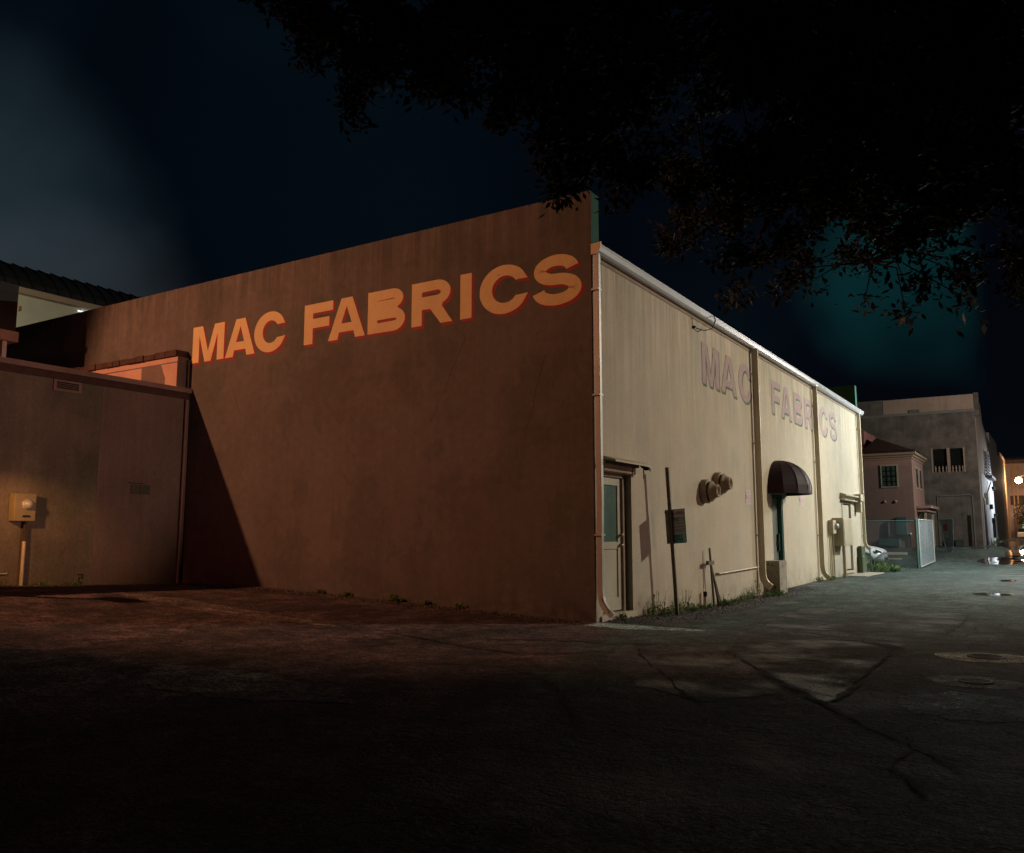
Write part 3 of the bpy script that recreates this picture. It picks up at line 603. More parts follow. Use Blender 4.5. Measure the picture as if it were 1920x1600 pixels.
# ---- things on and by the cream wall
def vent(y, z, L, lab):
    t = thing('duct_vent', (0, y, z), lab, 'vent', 'round duct vents on the cream wall')
    MB().lathe((0, y, z), (1, 0, 0), [(0, .25), (.12, .25), (.14, .235), (.14, .20)], 28).build('collar', vent_m, t)
    MB().lathe((.165, y, z), (1, 0, 0), [(-.05, .15), (0, .18), (.01, .215), (.035, .215), (.045, .19), (.12, .135), (.175, .13), (.175, .105), (.13, .1), (.13, .001)], 28).build('hood', vent_m, t)
vent(5.02, 2.27, .26, 'lower duct vent casting a long shadow on cream wall'); vent(5.83, 2.47, .26, 'upper duct vent of the pair, nearer the downspout')
def notice(y, z, lab, tilt=0):
    t = thing('parking_notice', (0, y, z), lab, 'notice', 'small paper notices on the cream wall')
    MB().box(.002, y - .20, z - .17, .006, y + .20, z + .17).build('sheet', sticker_m, t)
    m = MB(); m.box(.007, y - .19, z - .055, .009, y + .19, z + .055); m.build('band', stickerp_m, t)
    m = MB(); m.box(.010, y - .13, z - .04, .012, y + .13, z + .04); m.build('panel', sticker_m, t)
    m = MB(); rr = random.Random(int(y * 10))
    for zz in (.135, .11, .085, -.085, -.11, -.135): m.box(.007, y - rr.uniform(.1, .17), z + zz - .006, .0085, y + rr.uniform(.08, .17), z + zz + .006)
    for k in (-.07, 0, .07): m.box(.0125, y + k - .02, z - .025, .0135, y + k + .02, z + .025)
    m.build('print', stickerp_m, t)
notice(8.13, 2.27, 'pale notice just left of the second downspout'); notice(13.15, 2.37, 'pale notice right of the maroon awning')
# concrete block before the service door
m = MB(); m.box(.01, 9.30, -.12, .36, 9.98, .735); one('concrete_block', m, concrete_m, 'mossy concrete block standing between second downspout and service door', 'concrete block', bevel=.012)
# leaning post with the sign
t = thing('tow_away_sign', (.31, 2.62, -.1), 'leaning steel post carrying a bent tow-away sign before the cream wall', 'sign')
a, b = Vector((.31, 2.62, -.12)), Vector((.30, 2.31, 2.58))
def chan(m, p, q, w, d):
    for dx in (-w/2, w/2 - .006): m.prism([p + Vector((dx, 0, 0)), p + Vector((dx + .006, 0, 0)), p + Vector((dx + .006, d, 0)), p + Vector((dx, d, 0))], q - p)
    m.prism([p + Vector((-w/2 + .006, 0, 0)), p + Vector((w/2 - .006, 0, 0)), p + Vector((w/2 - .006, .006, 0)), p + Vector((-w/2 + .006, .006, 0))], q - p)
m = MB(); chan(m, a, b, .062, .035); m.build('post', post_m, t)
def SP(u, v, dd=0):      # sign plate: u across, v up (0..1), tilted with the post and folded along it
    q = a + (b - a) * ((1.21 + v * .61 - a.z) / (b.z - a.z)); x = q.x + u
    y = q.y + .042 - dd
    if u < -.02: y -= (-.02 - u) * .9
    else: y -= (u - .02) * .28
    return (x, y, q.z + .06 * u)
us = [-.085, -.05, -.02, .02, .10, .18, .26, .30]; m = MB()
vv = [0, .05, .5, .95, 1]
for i in range(len(us) - 1):
    for k in range(len(vv) - 1):
        m.quad(SP(us[i], vv[k]), SP(us[i+1], vv[k]), SP(us[i+1], vv[k+1]), SP(us[i], vv[k+1]))
plate = m.build('plate', sign_m, t, solid=.003)
m = MB()
for u0, u1, v0, v1 in ((.02, .30, .985, 1), (.285, .30, .02, .985), (.02, .285, 0, .018)): m.quad(SP(u0, v0, .003), SP(u1, v0, .003), SP(u1, v1, .003), SP(u0, v1, .003))
m.build('border', signdark_m, plate)
m = MB(); m.quad(SP(-.082, .0, .003), SP(-.02, 0, .003), SP(-.02, .25, .003), SP(-.082, .31, .003)); m.quad(SP(-.02, .02, .003), SP(.02, .02, .003), SP(.02, .25, .003), SP(-.02, .25, .003)); m.quad(SP(.02, .02, .003), SP(.28, .02, .003), SP(.28, .28, .003), SP(.02, .25, .003)); m.build('band', signgreen_m, plate)
m = MB(); m.quad(SP(-.08, .52, .003), SP(-.03, .52, .003), SP(-.03, .70, .003), SP(-.08, .70, .003)); m.build('sticker', sticker_m, plate)
def TP(cx, cv, su=1): return lambda u, v: SP(cx + u * su, cv + v / .61, .006)
m = MB(); text_into(m, 'TOW-AWAY', .088, TP(.10, .83, .78), bold=.002); m.build('text', signtext_m, plate)
m = MB(); text_into(m, 'ZONE', .10, TP(.06, .65, .8), bold=.002); m.build('text', signdark_m, plate)
m = MB()
for v, u0, u1 in ((.74, .17, .27), (.70, .16, .27), (.66, .17, .26), (.60, .06, .26), (.56, .05, .27), (.50, .06, .26), (.46, .05, .25), (.40, .06, .27), (.36, .05, .26), (.32, .06, .25)):
    r = random.Random(int(v*100)); u = u0
    while u < u1: w_ = r.uniform(.008, .026); m.quad(SP(u, v, .005), SP(min(u + w_, .28), v, .005), SP(min(u + w_, .28), v + .018, .005), SP(u, v + .018, .005)); u += w_ + .009
m.build('fine_print', signdark_m, plate)['kind'] = 'stuff'; m = MB(); text_into(m, "Sirkin's", .088, TP(.10, .165, .9), shear=.25, bold=.003); m.build('text', signdark_m, plate); m = MB(); text_into(m, '0752', .085, TP(.14, .045, 1.05), bold=.004)
m.build('text', signdark_m, plate)
# stub posts
t = thing('stub_post', (.17, 5.1, -.08), 'short pair of leaning wooden stakes with a crosspiece near the lower vent', 'stake')
m = MB(); m.tube([(.17, 5.02, -.1), (.12, 5.0, .95), (.11, 5.0, 1.1)], [.026, .024, .022], 8); m.tube([(.2, 5.24, -.1), (.12, 5.04, .78)], [.028, .02], 8); m.build('stake', post_m, t)
MB().box(.09, 4.82, .76, .15, 5.16, .84).build('crosspiece', post_m, t, .006)
m = MB(); m.tube([(.12, 5.62, -.1), (.06, 5.44, .42)], .012, 7); m.tube([(.16, 5.54, -.1), (.06, 5.35, .38)], .008, 7); one('broken_stakes', m, post_m, 'two thin broken stakes leaning right of the taller stake pair', 'stake')
t = thing('standpipe', (.08, 4.75, -.1), 'short pale pipe stub with dark cap at foot of cream wall', 'pipe')
MB().tube([(.08, 4.75, -.1), (.08, 4.75, .13)], .035, 12).build('pipe', pipe_m, t); MB().tube([(.08, 4.75, .13), (.08, 4.75, .23)], .04, 12).build('cap', black_m, t)
m = MB(); m.tube([(.03, 5.72, .55), (.05, 5.8, .55), (.05, 8.62, .60)], .018, 10); m.tube([(0, 5.66, .54), (.06, 5.7, .55)], .032, 8); one('water_pipe', m, pipe_m, 'thin pale pipe running low along wall to second downspout', 'pipe')
m = MB(); m.tube([(.17, 5.55, 6.13), (.21, 5.52, 6.0), (.2, 5.3, 5.78), (.12, 5.05, 5.70), (.04, 4.72, 5.70), (.01, 4.68, 5.72)], .012, 8); m.tube([(.01, 4.66, 5.72), (.02, 4.6, 5.85), (.01, 4.62, 5.96)], .006, 6); m.tube([(.0, 4.68, 5.72), (.06, 4.68, 5.7)], .03, 8); one('hanging_cable', m, black_m, 'black cable loop hanging from gutter over faded lettering', 'cable')
# electrical gear
t = thing('electrical_cabinet', (.0, 17.6, 1.5), 'tan electrical cabinet on a pole beside the painted-over door', 'electrical cabinet')
MB().box(.02, 17.0, 1.03, .37, 18.35, 1.93).build('cabinet', box_m, t, .012); MB().box(.372, 17.05, 1.08, .385, 18.3, 1.88).build('cover', box_m, t, .006)
MB().tube([(.30, 17.25, -.05), (.30, 17.25, 1.03)], .055, 12).build('conduit', box_m, t)
t = thing('electricity_meter', (.0, 16.6, 1.6), 'small meter socket with a glass dome left of the tan cabinet', 'electricity meter')
MB().box(.01, 16.45, 1.42, .17, 16.92, 1.85).build('socket', box_m, t, .01)
MB().lathe((.17, 16.75, 1.66), (1, 0, 0), [(0, .1), (.03, .1), (.09, .085), (.11, .05), (.115, .001)], 18).build('dome', galv_m, t)
for y in (16.4, 16.62, 16.95): MB().tube([(.05, y, -.05), (.05, y, 1.42)], .022, 8).build('conduit', spout_m, t)
MB().prism([(.05, 16.95, .98), (.2, 17.0, .98), (.12, 17.0, .82)], (0, .25, 0)).build('bracket', brown_trim, t)
t = thing('green_pedestal', (.15, 21.7, 0), 'green utility pedestal at the foot of the far downspout', 'utility box')
MB().box(.02, 20.9, .05, .19, 21.7, .62).build('base', green_door_m if False else mat('olive_box', (.075, .10, .05), .6, var=.1), t, .02); MB().box(.03, 21.0, .62, .16, 21.7, .98).build('top', MATS['olive_box'], t, .02)
MB().tube([(.27, 22.2, -.06), (.22, 22.2, .95)], .025, 8).build('conduit', mesh_green_m, t)
m = MB(); m.box(.0, 18.4, -.12, .75, 21.9, .02); one('door_step', m, step_m, 'low concrete step before the painted-over door', 'step', bevel=.015)
for (x0, y0, z0, s_, lab) in ((-1.1, 12.0, 6.2, .9, 'larger grey vent box on roof behind gutter'), (-.9, 14.2, 6.1, .6, 'smaller grey vent box on roof behind gutter')):
    t = thing('roof_vent', (x0, y0, z0), lab, 'roof vent', 'vent boxes on the roof')
    MB().box(x0 - .4, y0 - .5*s_, z0 - .1, x0 + .25, y0 + .5*s_, z0 + .55*s_).build('body', galv_m, t, .01); MB().box(x0 - .5, y0 - .6*s_, z0 + .55*s_ + .002, x0 + .32, y0 + .6*s_, z0 + .66*s_).build('cap', galv_m, t, .01)

# ------------------------------------------------------------------ low old building on the left
LX = -10.17
t = thing('low_annex', (LX, -4.5, .3), 'low old stucco annex with flat coping standing against the brown wall', 'building')
m = MB(); m.box(LX - 11, -9, -.2, LX, -.004, 4.40); m.build('wall', left_wall, t, .01)
m = MB(); m.box(LX - 11, -9.06, 4.53, LX + .09, -.006, 4.64); m.build('coping', coping_m, t, .015)
m = MB(); m.box(LX - 11, -9, 4.40, LX + .012, -.005, 4.53); m.build('frieze', tile_m, t)
m = MB(); m.box(LX + .001, -2.10, .1, LX + .006, -.006, 4.39); pr = m.build('render_patch', mat('reddish_render', (.152, .120, .102), .9, var=.15, vscale=1.2, bump=.5, bscale=6, streak=.08), t); pr['label'] = 'smoother reddish render at the corner end'
m = MB(); m.tube([(LX + .06, -.13, .3), (LX + .06, -.12, 4.38)], .03, 8); m.build('corner_pipe', coping_m, t)
t = thing('louvre_vent', (LX, -2.85, 4.33), 'small louvred vent high on the annex wall under the coping', 'vent')
f = MB(); f.box(LX + .001, -3.13, 4.17, LX + .03, -3.07, 4.39); f.box(LX + .001, -2.62, 4.17, LX + .03, -2.56, 4.39); f.box(LX + .001, -3.07, 4.17, LX + .03, -2.62, 4.21); f.box(LX + .001, -3.07, 4.355, LX + .03, -2.62, 4.39); f.build('frame', coping_m, t)
f = MB(); f.box(LX + .001, -3.07, 4.21, LX + .004, -2.62, 4.355); f.build('opening', black_m, t)
f = MB()
for k in range(4): f.prism([(LX + .006, -3.07, 4.222 + k*.035), (LX + .026, -3.07, 4.21 + k*.035), (LX + .028, -3.07, 4.215 + k*.035), (LX + .008, -3.07, 4.228 + k*.035)], (0, .45, 0))
f.build('slat', coping_m, t)
t = thing('wall_plate', (LX, -1.12, 2.32), 'dark two-part metal plate on the annex wall', 'wall plate')
f = MB(); f.box(LX + .008, -1.34, 2.225, LX + .03, -1.135, 2.42); f.build('cover', mat('olive_metal', (.06, .075, .055), .5, .2, var=.1), t, .004); f = MB(); f.box(LX + .008, -1.125, 2.225, LX + .03, -.91, 2.42); f.build('cover', MATS['olive_metal'], t, .004)
f = MB(); f.box(LX + .008, -1.40, 2.445, LX + .014, -1.02, 2.46); f.build('slot', black_m, t)
t = thing('electricity_meter', (LX, -3.6, 1.88), 'cream meter box with round glass dome low on the annex wall', 'electricity meter')
MB().box(LX + .005, -3.80, 1.62, LX + .20, -3.40, 2.13).build('box', mat('meter_paint', (.24, .20, .12), .6, var=.12, vscale=4, bump=.1), t, .012)
MB().lathe((LX + .20, -3.57, 1.93), (1, 0, 0), [(0, .10), (.02, .10), (.025, .085), (.07, .08), (.10, .055), (.105, .001)], 20).build('dome', galv_m, t)
MB().box(LX + .201, -3.64, 1.69, LX + .206, -3.50, 1.73).build('label_plate', black_m, t)
MB().tube([(LX + .09, -3.52, .3), (LX + .09, -3.52, 1.25)], .032, 10).build('conduit', spout_m, t); MB().tube([(LX + .09, -3.52, 1.25), (LX + .09, -3.52, 1.63)], .026, 10).build('conduit', tile_m, t)
f = MB(); f.tube([(LX + .02, -5.0, .68), (LX + .02, -3.75, .66)], .012, 6); one('wall_cable', f, pipe_m, 'thin pale cable running low on the annex wall', 'cable')
f = MB()
for y0, y1, z0, z1 in ((-2.39, -2.29, .58, .60), (-2.29, -2.27, .50, .60), (-2.37, -2.28, .53, .545), (-2.36, -2.34, .42, .52), (-2.33, -2.27, .43, .445), (-2.31, -2.29, .36, .43)): f.box(LX + .002, y0, z0, LX + .005, y1, z1)
one('scribble_mark', f, black_m, 'small dark scribbled mark low on the annex wall', 'graffiti')
# pinkish parapet piece along the brown wall
t = thing('roof_curb', (-12, -.15, 4.64), 'pinkish rendered curb with dark tile cap on the annex roof', 'parapet')
m = MB(); m.box(-17, -.30, 4.64, -10.25, -.006, 5.36); m.build('curb_wall', greywall_m, t, .008)
m = MB(); m.box(-17, -.307, 5.24, -10.245, -.302, 5.358); m.box(-17, -.306, 4.65, -11.55, -.3015, 5.215); m.prism([(-10.68, -.306, 4.65), (-10.252, -.306, 4.65), (-10.252, -.306, 5.215), (-10.82, -.306, 5.215), (-10.75, -.306, 5.05), (-10.66, -.306, 4.9)], (0, .0045, 0)); m.build('pink_render', pink_m, t)
m = MB()
rr = random.Random(2); xx = -15.
while xx < -10.3:
    w_ = rr.uniform(.25, .4); m.box(xx, -.36 + rr.uniform(-.02, .02), 5.362, min(xx + w_ - .01, -10.2), -.004, 5.50 + rr.uniform(-.02, .02)); xx += w_
m.build('tile_cap', tile_m, t, .01)
m = MB(); m.tube([(-10.16, -.05, 4.66), (-10.16, -.05, 5.3)], .02, 6); one('conduit', m, black_m, 'thin dark conduit at the end of the pink curb', 'conduit')
# big dark unit on steel legs
t = thing('rooftop_unit', (-15.2, -3.2, 4.64), 'big dark steel cooling unit on a frame on the annex roof', 'cooling unit')
MB().box(-16.2, -4.6, 6.11, -14.2, -1.84, 7.26).build('casing', acbox_m, t, .02)
MB().box(-16.25, -4.6, 5.86, -14.14, -1.80, 6.105).build('frame', coping_m, t, .01)
for (x0, y0) in ((-14.3, -2.05), (-16.1, -2.05), (-14.3, -4.4), (-16.1, -4.4)): MB().box(x0 - .05, y0 - .05, 4.64, x0 + .05, y0 + .05, 5.86).build('leg', galv_m, t)
MB().box(-14.2, -1.835, 6.62, -14.14, -1.78, 6.74).build('bracket', galv_m, t)
m = MB(); m.tube([(-14.1, -2.35, 5.85), (-14.1, -2.37, 5.4), (-14.1, -2.25, 5.12), (-14.1, -2.1, 5.06), (-14.1, -1.5, 5.28), (-14.1, -1.38, 5.28), (-14.1, -1.36, 4.66)], .02, 8); m.build('hose', black_m, t)

# ------------------------------------------------------------------ mansard building behind
t = thing('mansard_building', (-26, 8, 0), 'pale building with dark standing-seam roof rising behind the brown wall', 'building')
m = MB(); m.box(-40, -14, 0, -26, 22, 10.3); m.build('wall', creamfar_m, t)
m = MB(); m.box(-40, -14, 10.3, -25.7, 22, 10.52); m.build('fascia', mat('tan_fascia', (.3, .22, .15), .8, var=.05, bump=0), t)
pr_ = [(-25.65, 10.525), (-25.75, 10.75), (-26.1, 11.15), (-26.6, 11.5), (-27.3, 11.78), (-40, 11.85), (-40, 10.525)]
m = MB(); m.prism([(x, -14, z) for x, z in pr_], (0, 36, 0))
for k in range(72):
    y0 = -14 + k * .5
    for (xa, za), (xb, zb) in zip(pr_[:4], pr_[1:5]): m.prism([(xa + .012, y0, za), (xa + .05, y0, za + .03), (xb + .03, y0, zb + .045), (xb, y0, zb + .01)], (0, .03, 0))
m.build('roof', rooftin_m, t)
MB().box(-26.0, 6.6, 10.05, -25.94, 11, 10.295).build('soffit_panel', white_wall_m, t)
o = MB().box(-25.93, 6.45, 10.14, -25.88, 7.7, 10.19).build('light_tube', mat('tube_glow', (1, 1, 1), emit=((.9, .95, 1), 1.2), var=0, bump=0), t)
t2 = thing('added_wash_lamp', (-23.5, 1.5, 8.6), 'unseen flood lamp added to wash the pale wall', 'lamp')
MB().box(-23.6, 1.4, 8.4, -23.4, 1.6, 8.6).build('housing', black_m, t2); MB().tube([(-23.5, 1.5, 0), (-23.5, 1.5, 8.4)], .05, 8).build('pole', black_m, t2)
lamp('wash_light', (-23.3, 2.0, 8.7), (-26, 6.5, 9.5), 95, (1, .90, .60), 150, 1, .15, t2)  # off-frame flood added to brighten the pale wall

# ------------------------------------------------------------------ car lot, fence and gate
def chain(m, A, B, z0f, z1f, sp=.075, w_=.007):
    """woven wire between A and B: thin crossed ribbons"""
    A = Vector((A[0], A[1], 0)); B = Vector((B[0], B[1], 0)); L_ = (B - A).length; u = (B - A) / L_; nrm = Vector((u.y, -u.x, 0))
    def pt(s, z): q = A + u * s; return Vector((q.x, q.y, z))
    k = -2.2
    while k < L_:
        for sgn in (1, -1):
            segs = 6; pr = None
            for i in range(segs + 1):
                f_ = i / segs; s_ = k + 2.0 * (f_ if sgn > 0 else 1 - f_)
                cur = None
                if 0 <= s_ <= L_: lo, hi = z0f(s_), z1f(s_); cur = pt(s_, lo + (hi - lo) * f_)
                if cur and pr: m.quad(pr - u * w_/2, pr + u * w_/2, cur + u * w_/2, cur - u * w_/2)
                pr = cur
        k += sp
t = thing('chain_link_fence', (0, 27, 0), 'low chain-link fence with green top rail between store and gate', 'fence')
zb = lambda y: (lambda s: gz(0, y) + .03)
m = MB(); chain(m, (-9, 27), (1.22, 27), lambda s: .04, lambda s: 1.95, .11, .005); m.build('wire_mesh', fence_m, t)
MB().tube([(-9, 27, 1.97), (1.25, 27, 1.97)], .024, 8).build('top_rail', mesh_green_m, t)
for x in (-8.9, -6.4, -3.9, -1.4): MB().tube([(x, 27.03, -.1), (x, 27.03, 1.95)], .022, 8).build('post', mesh_green_m, t)
MB().tube([(1.25, 27, -.1), (1.25, 27, 2.08)], .045, 10).build('post', mesh_green_m, t)
t = thing('gate_leaf', (1.3, 27, 0), 'open chain-link gate leaf swung back along the alley', 'gate', 'chain-link gate leaves')
m = MB(); chain(m, (1.33, 27.1), (1.36, 31.6), lambda s: .08 + gz(1, 27 + s), lambda s: 2.0 + gz(1, 27 + s)*.6, .07, .026)
m.build('wire_mesh', fence_m, t)
m = MB(); q = .05 + gz(1, 31.6); m.tube([(1.33, 27.1, .06), (1.33, 27.1, 2.02)], .03, 8); m.tube([(1.36, 31.6, q), (1.36, 31.6, 2.05)], .03, 8); m.tube([(1.33, 27.1, 2.02), (1.36, 31.6, 2.05)], .025, 8); m.tube([(1.33, 27.1, .07), (1.36, 31.6, q + .02)], .025, 8); m.build('gate_frame', galv_m, t)
t = thing('gate_leaf', (1.6, 38, .4), 'sagging tapered gate leaf carrying a small red and white sign', 'gate', 'chain-link gate leaves')
gp = [(.98, 38, 2.2), (1.62, 38, 2.22), (1.58, 38, .95), (1.52, 38, .62), (1.30, 38, .28), (1.22, 38, .5)]
m = MB()
def inside(px, pz):
    c_ = False
    for (x1, _, z1), (x2, _, z2) in zip(gp, gp[1:] + gp[:1]):
        if (z1 > pz) != (z2 > pz) and px < (x2 - x1) * (pz - z1) / (z2 - z1) + x1: c_ = not c_
    return c_
for sgn in (1, -1):
    for k in range(60):
        c0 = k * .055
        for i in range(60):
            z_ = .2 + i * .035; x_ = (.6 + c0 - 1.2 + (z_ - .2) * .5 * sgn)
            if inside(x_, z_): m.quad((x_ - .013, 38, z_), (x_ + .013, 38, z_), (x_ + .013 + .0175*sgn, 38, z_ + .035), (x_ - .013 + .0175*sgn, 38, z_ + .035))
m.build('wire_mesh', fence_m, t)
m = MB()
for a_, b_ in zip(gp, gp[1:] + gp[:1]): m.tube([a_, b_], .016 if a_ is not gp[-1] else .03, 6)
m.build('gate_frame', galv_m, t); MB().box(1.17, 37.97, 1.25, 1.36, 37.985, 1.6).build('sign_panel', white_wall_m, t); MB().box(1.16, 37.97, 1.605, 1.34, 37.985, 1.95).build('sign_panel', mat('sign_orange', (.6, .16, .08), .6, var=.05, bump=0), t)
# white car, nose out past the wall
t = thing('parked_car', (-2.4, 29.2, .02), 'white saloon car parked behind the store with only its nose showing', 'car')
def loop(x, zl, zh, hw, yc=29.2, n=12, e=.55):
    pts = []
    for k in range(n):
        q = 2*math.pi*k/n; c_, s_ = math.cos(q), math.sin(q)
        pts.append((x, yc + hw * math.copysign(abs(c_)**e, c_), (zl+zh)/2 + (zh-zl)/2 * math.copysign(abs(s_)**e, s_)))
    return pts
st = [(-.33, .30, .55, .42), (-.36, .22, .68, .70), (-.48, .20, .78, .82), (-.8, .19, .88, .88), (-1.2, .18, .95, .90), (-1.7, .18, 1.0, .90), (-3.4, .18, 1.02, .90), (-4.3, .2, 1.05, .88), (-4.7, .25, .98, .8), (-4.8, .35, .85, .6)]
m = MB(); n = 12; vs = [p for s_ in st for p in loop(*s_)]
m.add(vs, [(i*n+k, (i+1)*n+k, (i+1)*n+(k+1)%n, i*n+(k+1)%n) for i in range(len(st)-1) for k in range(n)], True); m.add(loop(*st[0]), [tuple(range(n))], True); m.add(loop(*st[-1]), [tuple(range(n-1, -1, -1))], True)
m.build('body', carpaint_m, t)
m = MB(); A_ = [(-1.55, .80, .98), (-2.3, .68, 1.42), (-3.5, .66, 1.44), (-4.3, .78, 1.04)]
vs = [(x, 29.2 + s_*hw, z) for x, hw, z in A_ for s_ in (-1, 1)]
m.add(vs, [(0, 1, 3, 2), (2, 3, 5, 4), (4, 5, 7, 6), (0, 2, 4, 6), (1, 7, 5, 3)]); cb = m.build('cabin', carglass_m, t)
MB().box(-3.4, 28.6, 1.43, -2.35, 29.8, 1.46).build('roof_panel', carpaint_m, t, .01)
for s_ in (-1, 1):
    MB().prism([(-.50, 29.2 + s_*.62, .70), (-.42, 29.2 + s_*.40, .62), (-.36, 29.2 + s_*.42, .56), (-.45, 29.2 + s_*.74, .60)], (.03, 0, .02)).build('headlight', lens_m, t)
    hl = MB().prism([(-.62, 29.2 + s_*.87, .76), (-.42, 29.2 + s_*.72, .68), (-.38, 29.2 + s_*.68, .60), (-.60, 29.2 + s_*.875, .62)], (.01, s_*.015, .0)); hl.build('lamp_surround', darkglass, t)
    for x in (-1.05, -3.9):
        wh = MB().lathe((x, 29.2 + s_*.72, .32), (0, s_, 0), [(0, .2), (0, .31), (.02, .32), (.16, .32), (.18, .30), (.18, .2)], 24).build('wheel', tyre_m, t)
        MB().lathe((x, 29.2 + s_*.86, .32), (0, s_, 0), [(0, .001), (.03, .05), (.02, .18), (.045, .205), (.03, .21)], 20).build('rim', galv_m, wh)
MB().box(-.335, 28.85, .30, -.30, 29.55, .40).build('grille', black_m, t, .01); MB().box(-.325, 29.02, .44, -.31, 29.38, .54).build('number_plate', sign_m, t)
for (x0, x1, y, z, lab) in ((-5, -.4, 36, .43, 'long pale kerb beam at the back of the car lot'), (-.85, -.25, 33, .2, 'short concrete wheel stop in the car lot')):
    m = MB(); m.prism([(x0, y, z - .25), (x0, y + .3, z - .25), (x0, y + .26, z + .08), (x0, y + .04, z + .08)], (x1 - x0, 0, 0)); one('wheel_stop', m, stopm, lab, 'wheel stop', bevel=.02)

# ------------------------------------------------------------------ pink tower house
t = thing('pink_tower_house', (-2, 44, .6), 'two-storey pink tower house with hipped dark tile roof and gridded window', 'building')
m = MB(); m.box(-3.35, 42, .3, -.68, 46.9, 5.8); m.build('wall', pinkwall_m, t)
m = MB(); m.box(-12, 42.9, .3, -3.36, 47, 7.7); m.build('side_wing', mat('rosy_stucco', (.30, .14, .13), .85, var=.1), t)
f = MB()
for k, (e, za, zb_) in enumerate(((.04, 5.8, 5.92), (.13, 5.92, 6.04), (.24, 6.04, 6.2))): f.box(-3.45 - .0*e, 42 - e, za + .001, -.68 + e, 46.9 + e, zb_)
f.build('cornice', mat('tan_cornice', (.33, .26, .19), .8, var=.08, bump=0), t)
m = MB(); m.add([(-3.5, 41.72, 6.2), (-.36, 41.72, 6.2), (-.36, 47.2, 6.2), (-3.5, 47.2, 6.2), (-2.75, 43.4, 7.25), (-2.6, 45.4, 7.25)], [(0, 1, 4), (1, 2, 5, 4), (2, 3, 5), (3, 0, 4, 5), (3, 2, 1, 0)]); rf = m.build('roof', tile_m, t)
m = MB()
for k in range(26): m.tube([(-3.46 + k*.12, 41.68, 6.215), (-3.46 + k*.12, 41.86, 6.33)], .045, 6)
m.build('eave_tile', tile_m, rf)
def window(par, x0, x1, z0, z1, y, nx_, nz_, fm, name='window'):
    f = MB(); e = .07; f.box(x0 - e, y - .04, z0 - e, x0, y + .02, z1 + e); f.box(x1, y - .04, z0 - e, x1 + e, y + .02, z1 + e); f.box(x0, y - .04, z0 - e, x1, y + .02, z0); f.box(x0, y - .04, z1, x1, y + .02, z1 + e)
    w_ = f.build(name, fm, par); MB().box(x0, y - .012, z0, x1, y - .006, z1).build('pane', mat('curtained_glass', (.07, .10, .085), .3, var=.3, vscale=3, bump=0, spec=.5), w_)
    f = MB()
    for i in range(nx_ + 1): q = x0 + (x1-x0)*i/nx_; f.box(q - .02, y - .03, z0, q + .02, y - .0125, z1)
    for i in range(nz_ + 1): q = z0 + (z1-z0)*i/nz_; hh = .035 if i*2 == nz_ else .02; f.box(x0, y - .034, q - hh, x1, y - .031, q + hh)
    f.build('muntin', darkglass, w_)
window(t, -2.32, -1.52, 4.22, 5.42, 42, 3, 4, creamfar_m)
for y0, y1 in ((43.2, 44.1), (44.8, 45.7)):
    f = MB(); f.box(-.68, y0, 4.1, -.65, y1, 5.42); wv = f.build('window', creamfar_m, t); MB().box(-.648, y0 + .1, 4.2, -.64, y1 - .1, 5.32).build('pane', darkglass, wv)
f = MB(); f.box(-.66, 42.9, 2.75, -.1, 46.9, 2.95); f.box(-.66, 42.8, 2.95, .1, 46.9, 3.1); f.build('porch_roof', mat('pink_trim', (.42, .28, .26), .8, var=.05, bump=0), t)
for y in (43.1, 46.6): MB().box(-.32, y, .5, -.2, y + .12, 2.75).build('porch_post', creamfar_m, t)
f = MB(); f.box(-.675, 43.6, .6, -.66, 45.2, 2.7); f.build('porch_door', darkglass, t)
for x in (-2.25, -1.66): MB().lathe((x, 42, 3.33), (0, -1, 0), [(0, .09), (.05, .07), (.06, .001)], 10).build('wall_light', MATS['pink_trim'], t)
f = MB(); f.box(-3.62, 42.6, .4, -3.42, 42.85, 2.6); f.box(-3.42, 42.55, 2.5, -3.0, 42.85, 2.62); f.build('trim', creamfar_m, t)
t = thing('utility_cabinet', (-1.4, 41.9, 1.9), 'tall grey-green utility cabinet on the pink tower wall', 'electrical cabinet'); MB().box(-1.68, 41.75, 1.4, -1.10, 41.98, 2.42).build('cabinet', mat('greygreen_box', (.09, .17, .16), .5, var=.1), t, .01); MB().box(-1.64, 41.74, 1.45, -1.14, 41.748, 2.37).build('door', MATS['greygreen_box'], t)
t = thing('utility_cabinet', (-2, 41.9, 1.7), 'pinkish shallow cabinet left of the grey-green one', 'electrical cabinet'); MB().box(-2.12, 41.85, 1.3, -1.76, 41.98, 2.15).build('cabinet', MATS['pink_trim'], t, .01)
t = thing('air_conditioner', (-2, 41.7, 1.0), 'long low grey-green air conditioner at the foot of the pink tower', 'air conditioner'); MB().box(-2.6, 41.5, .78, -1.5, 41.95, 1.18).build('casing', MATS['greygreen_box'], t, .01)
f = MB()
for k in range(10): f.box(-2.55 + k*.1, 41.6, .6, -2.52 + k*.1, 41.7, .78)
f.build('leg', black_m, t)
t = thing('gas_meter', (-.95, 41.85, 1.2), 'small round meter right of the grey-green cabinet', 'meter'); MB().lathe((-.98, 41.98, 1.45), (0, -1, 0), [(0, .1), (.12, .1), (.13, .001)], 12).build('dial', galv_m, t); MB().tube([(-.98, 41.93, 1.35), (-.98, 41.93, .7)], .03, 6).build('pipe', black_m, t)

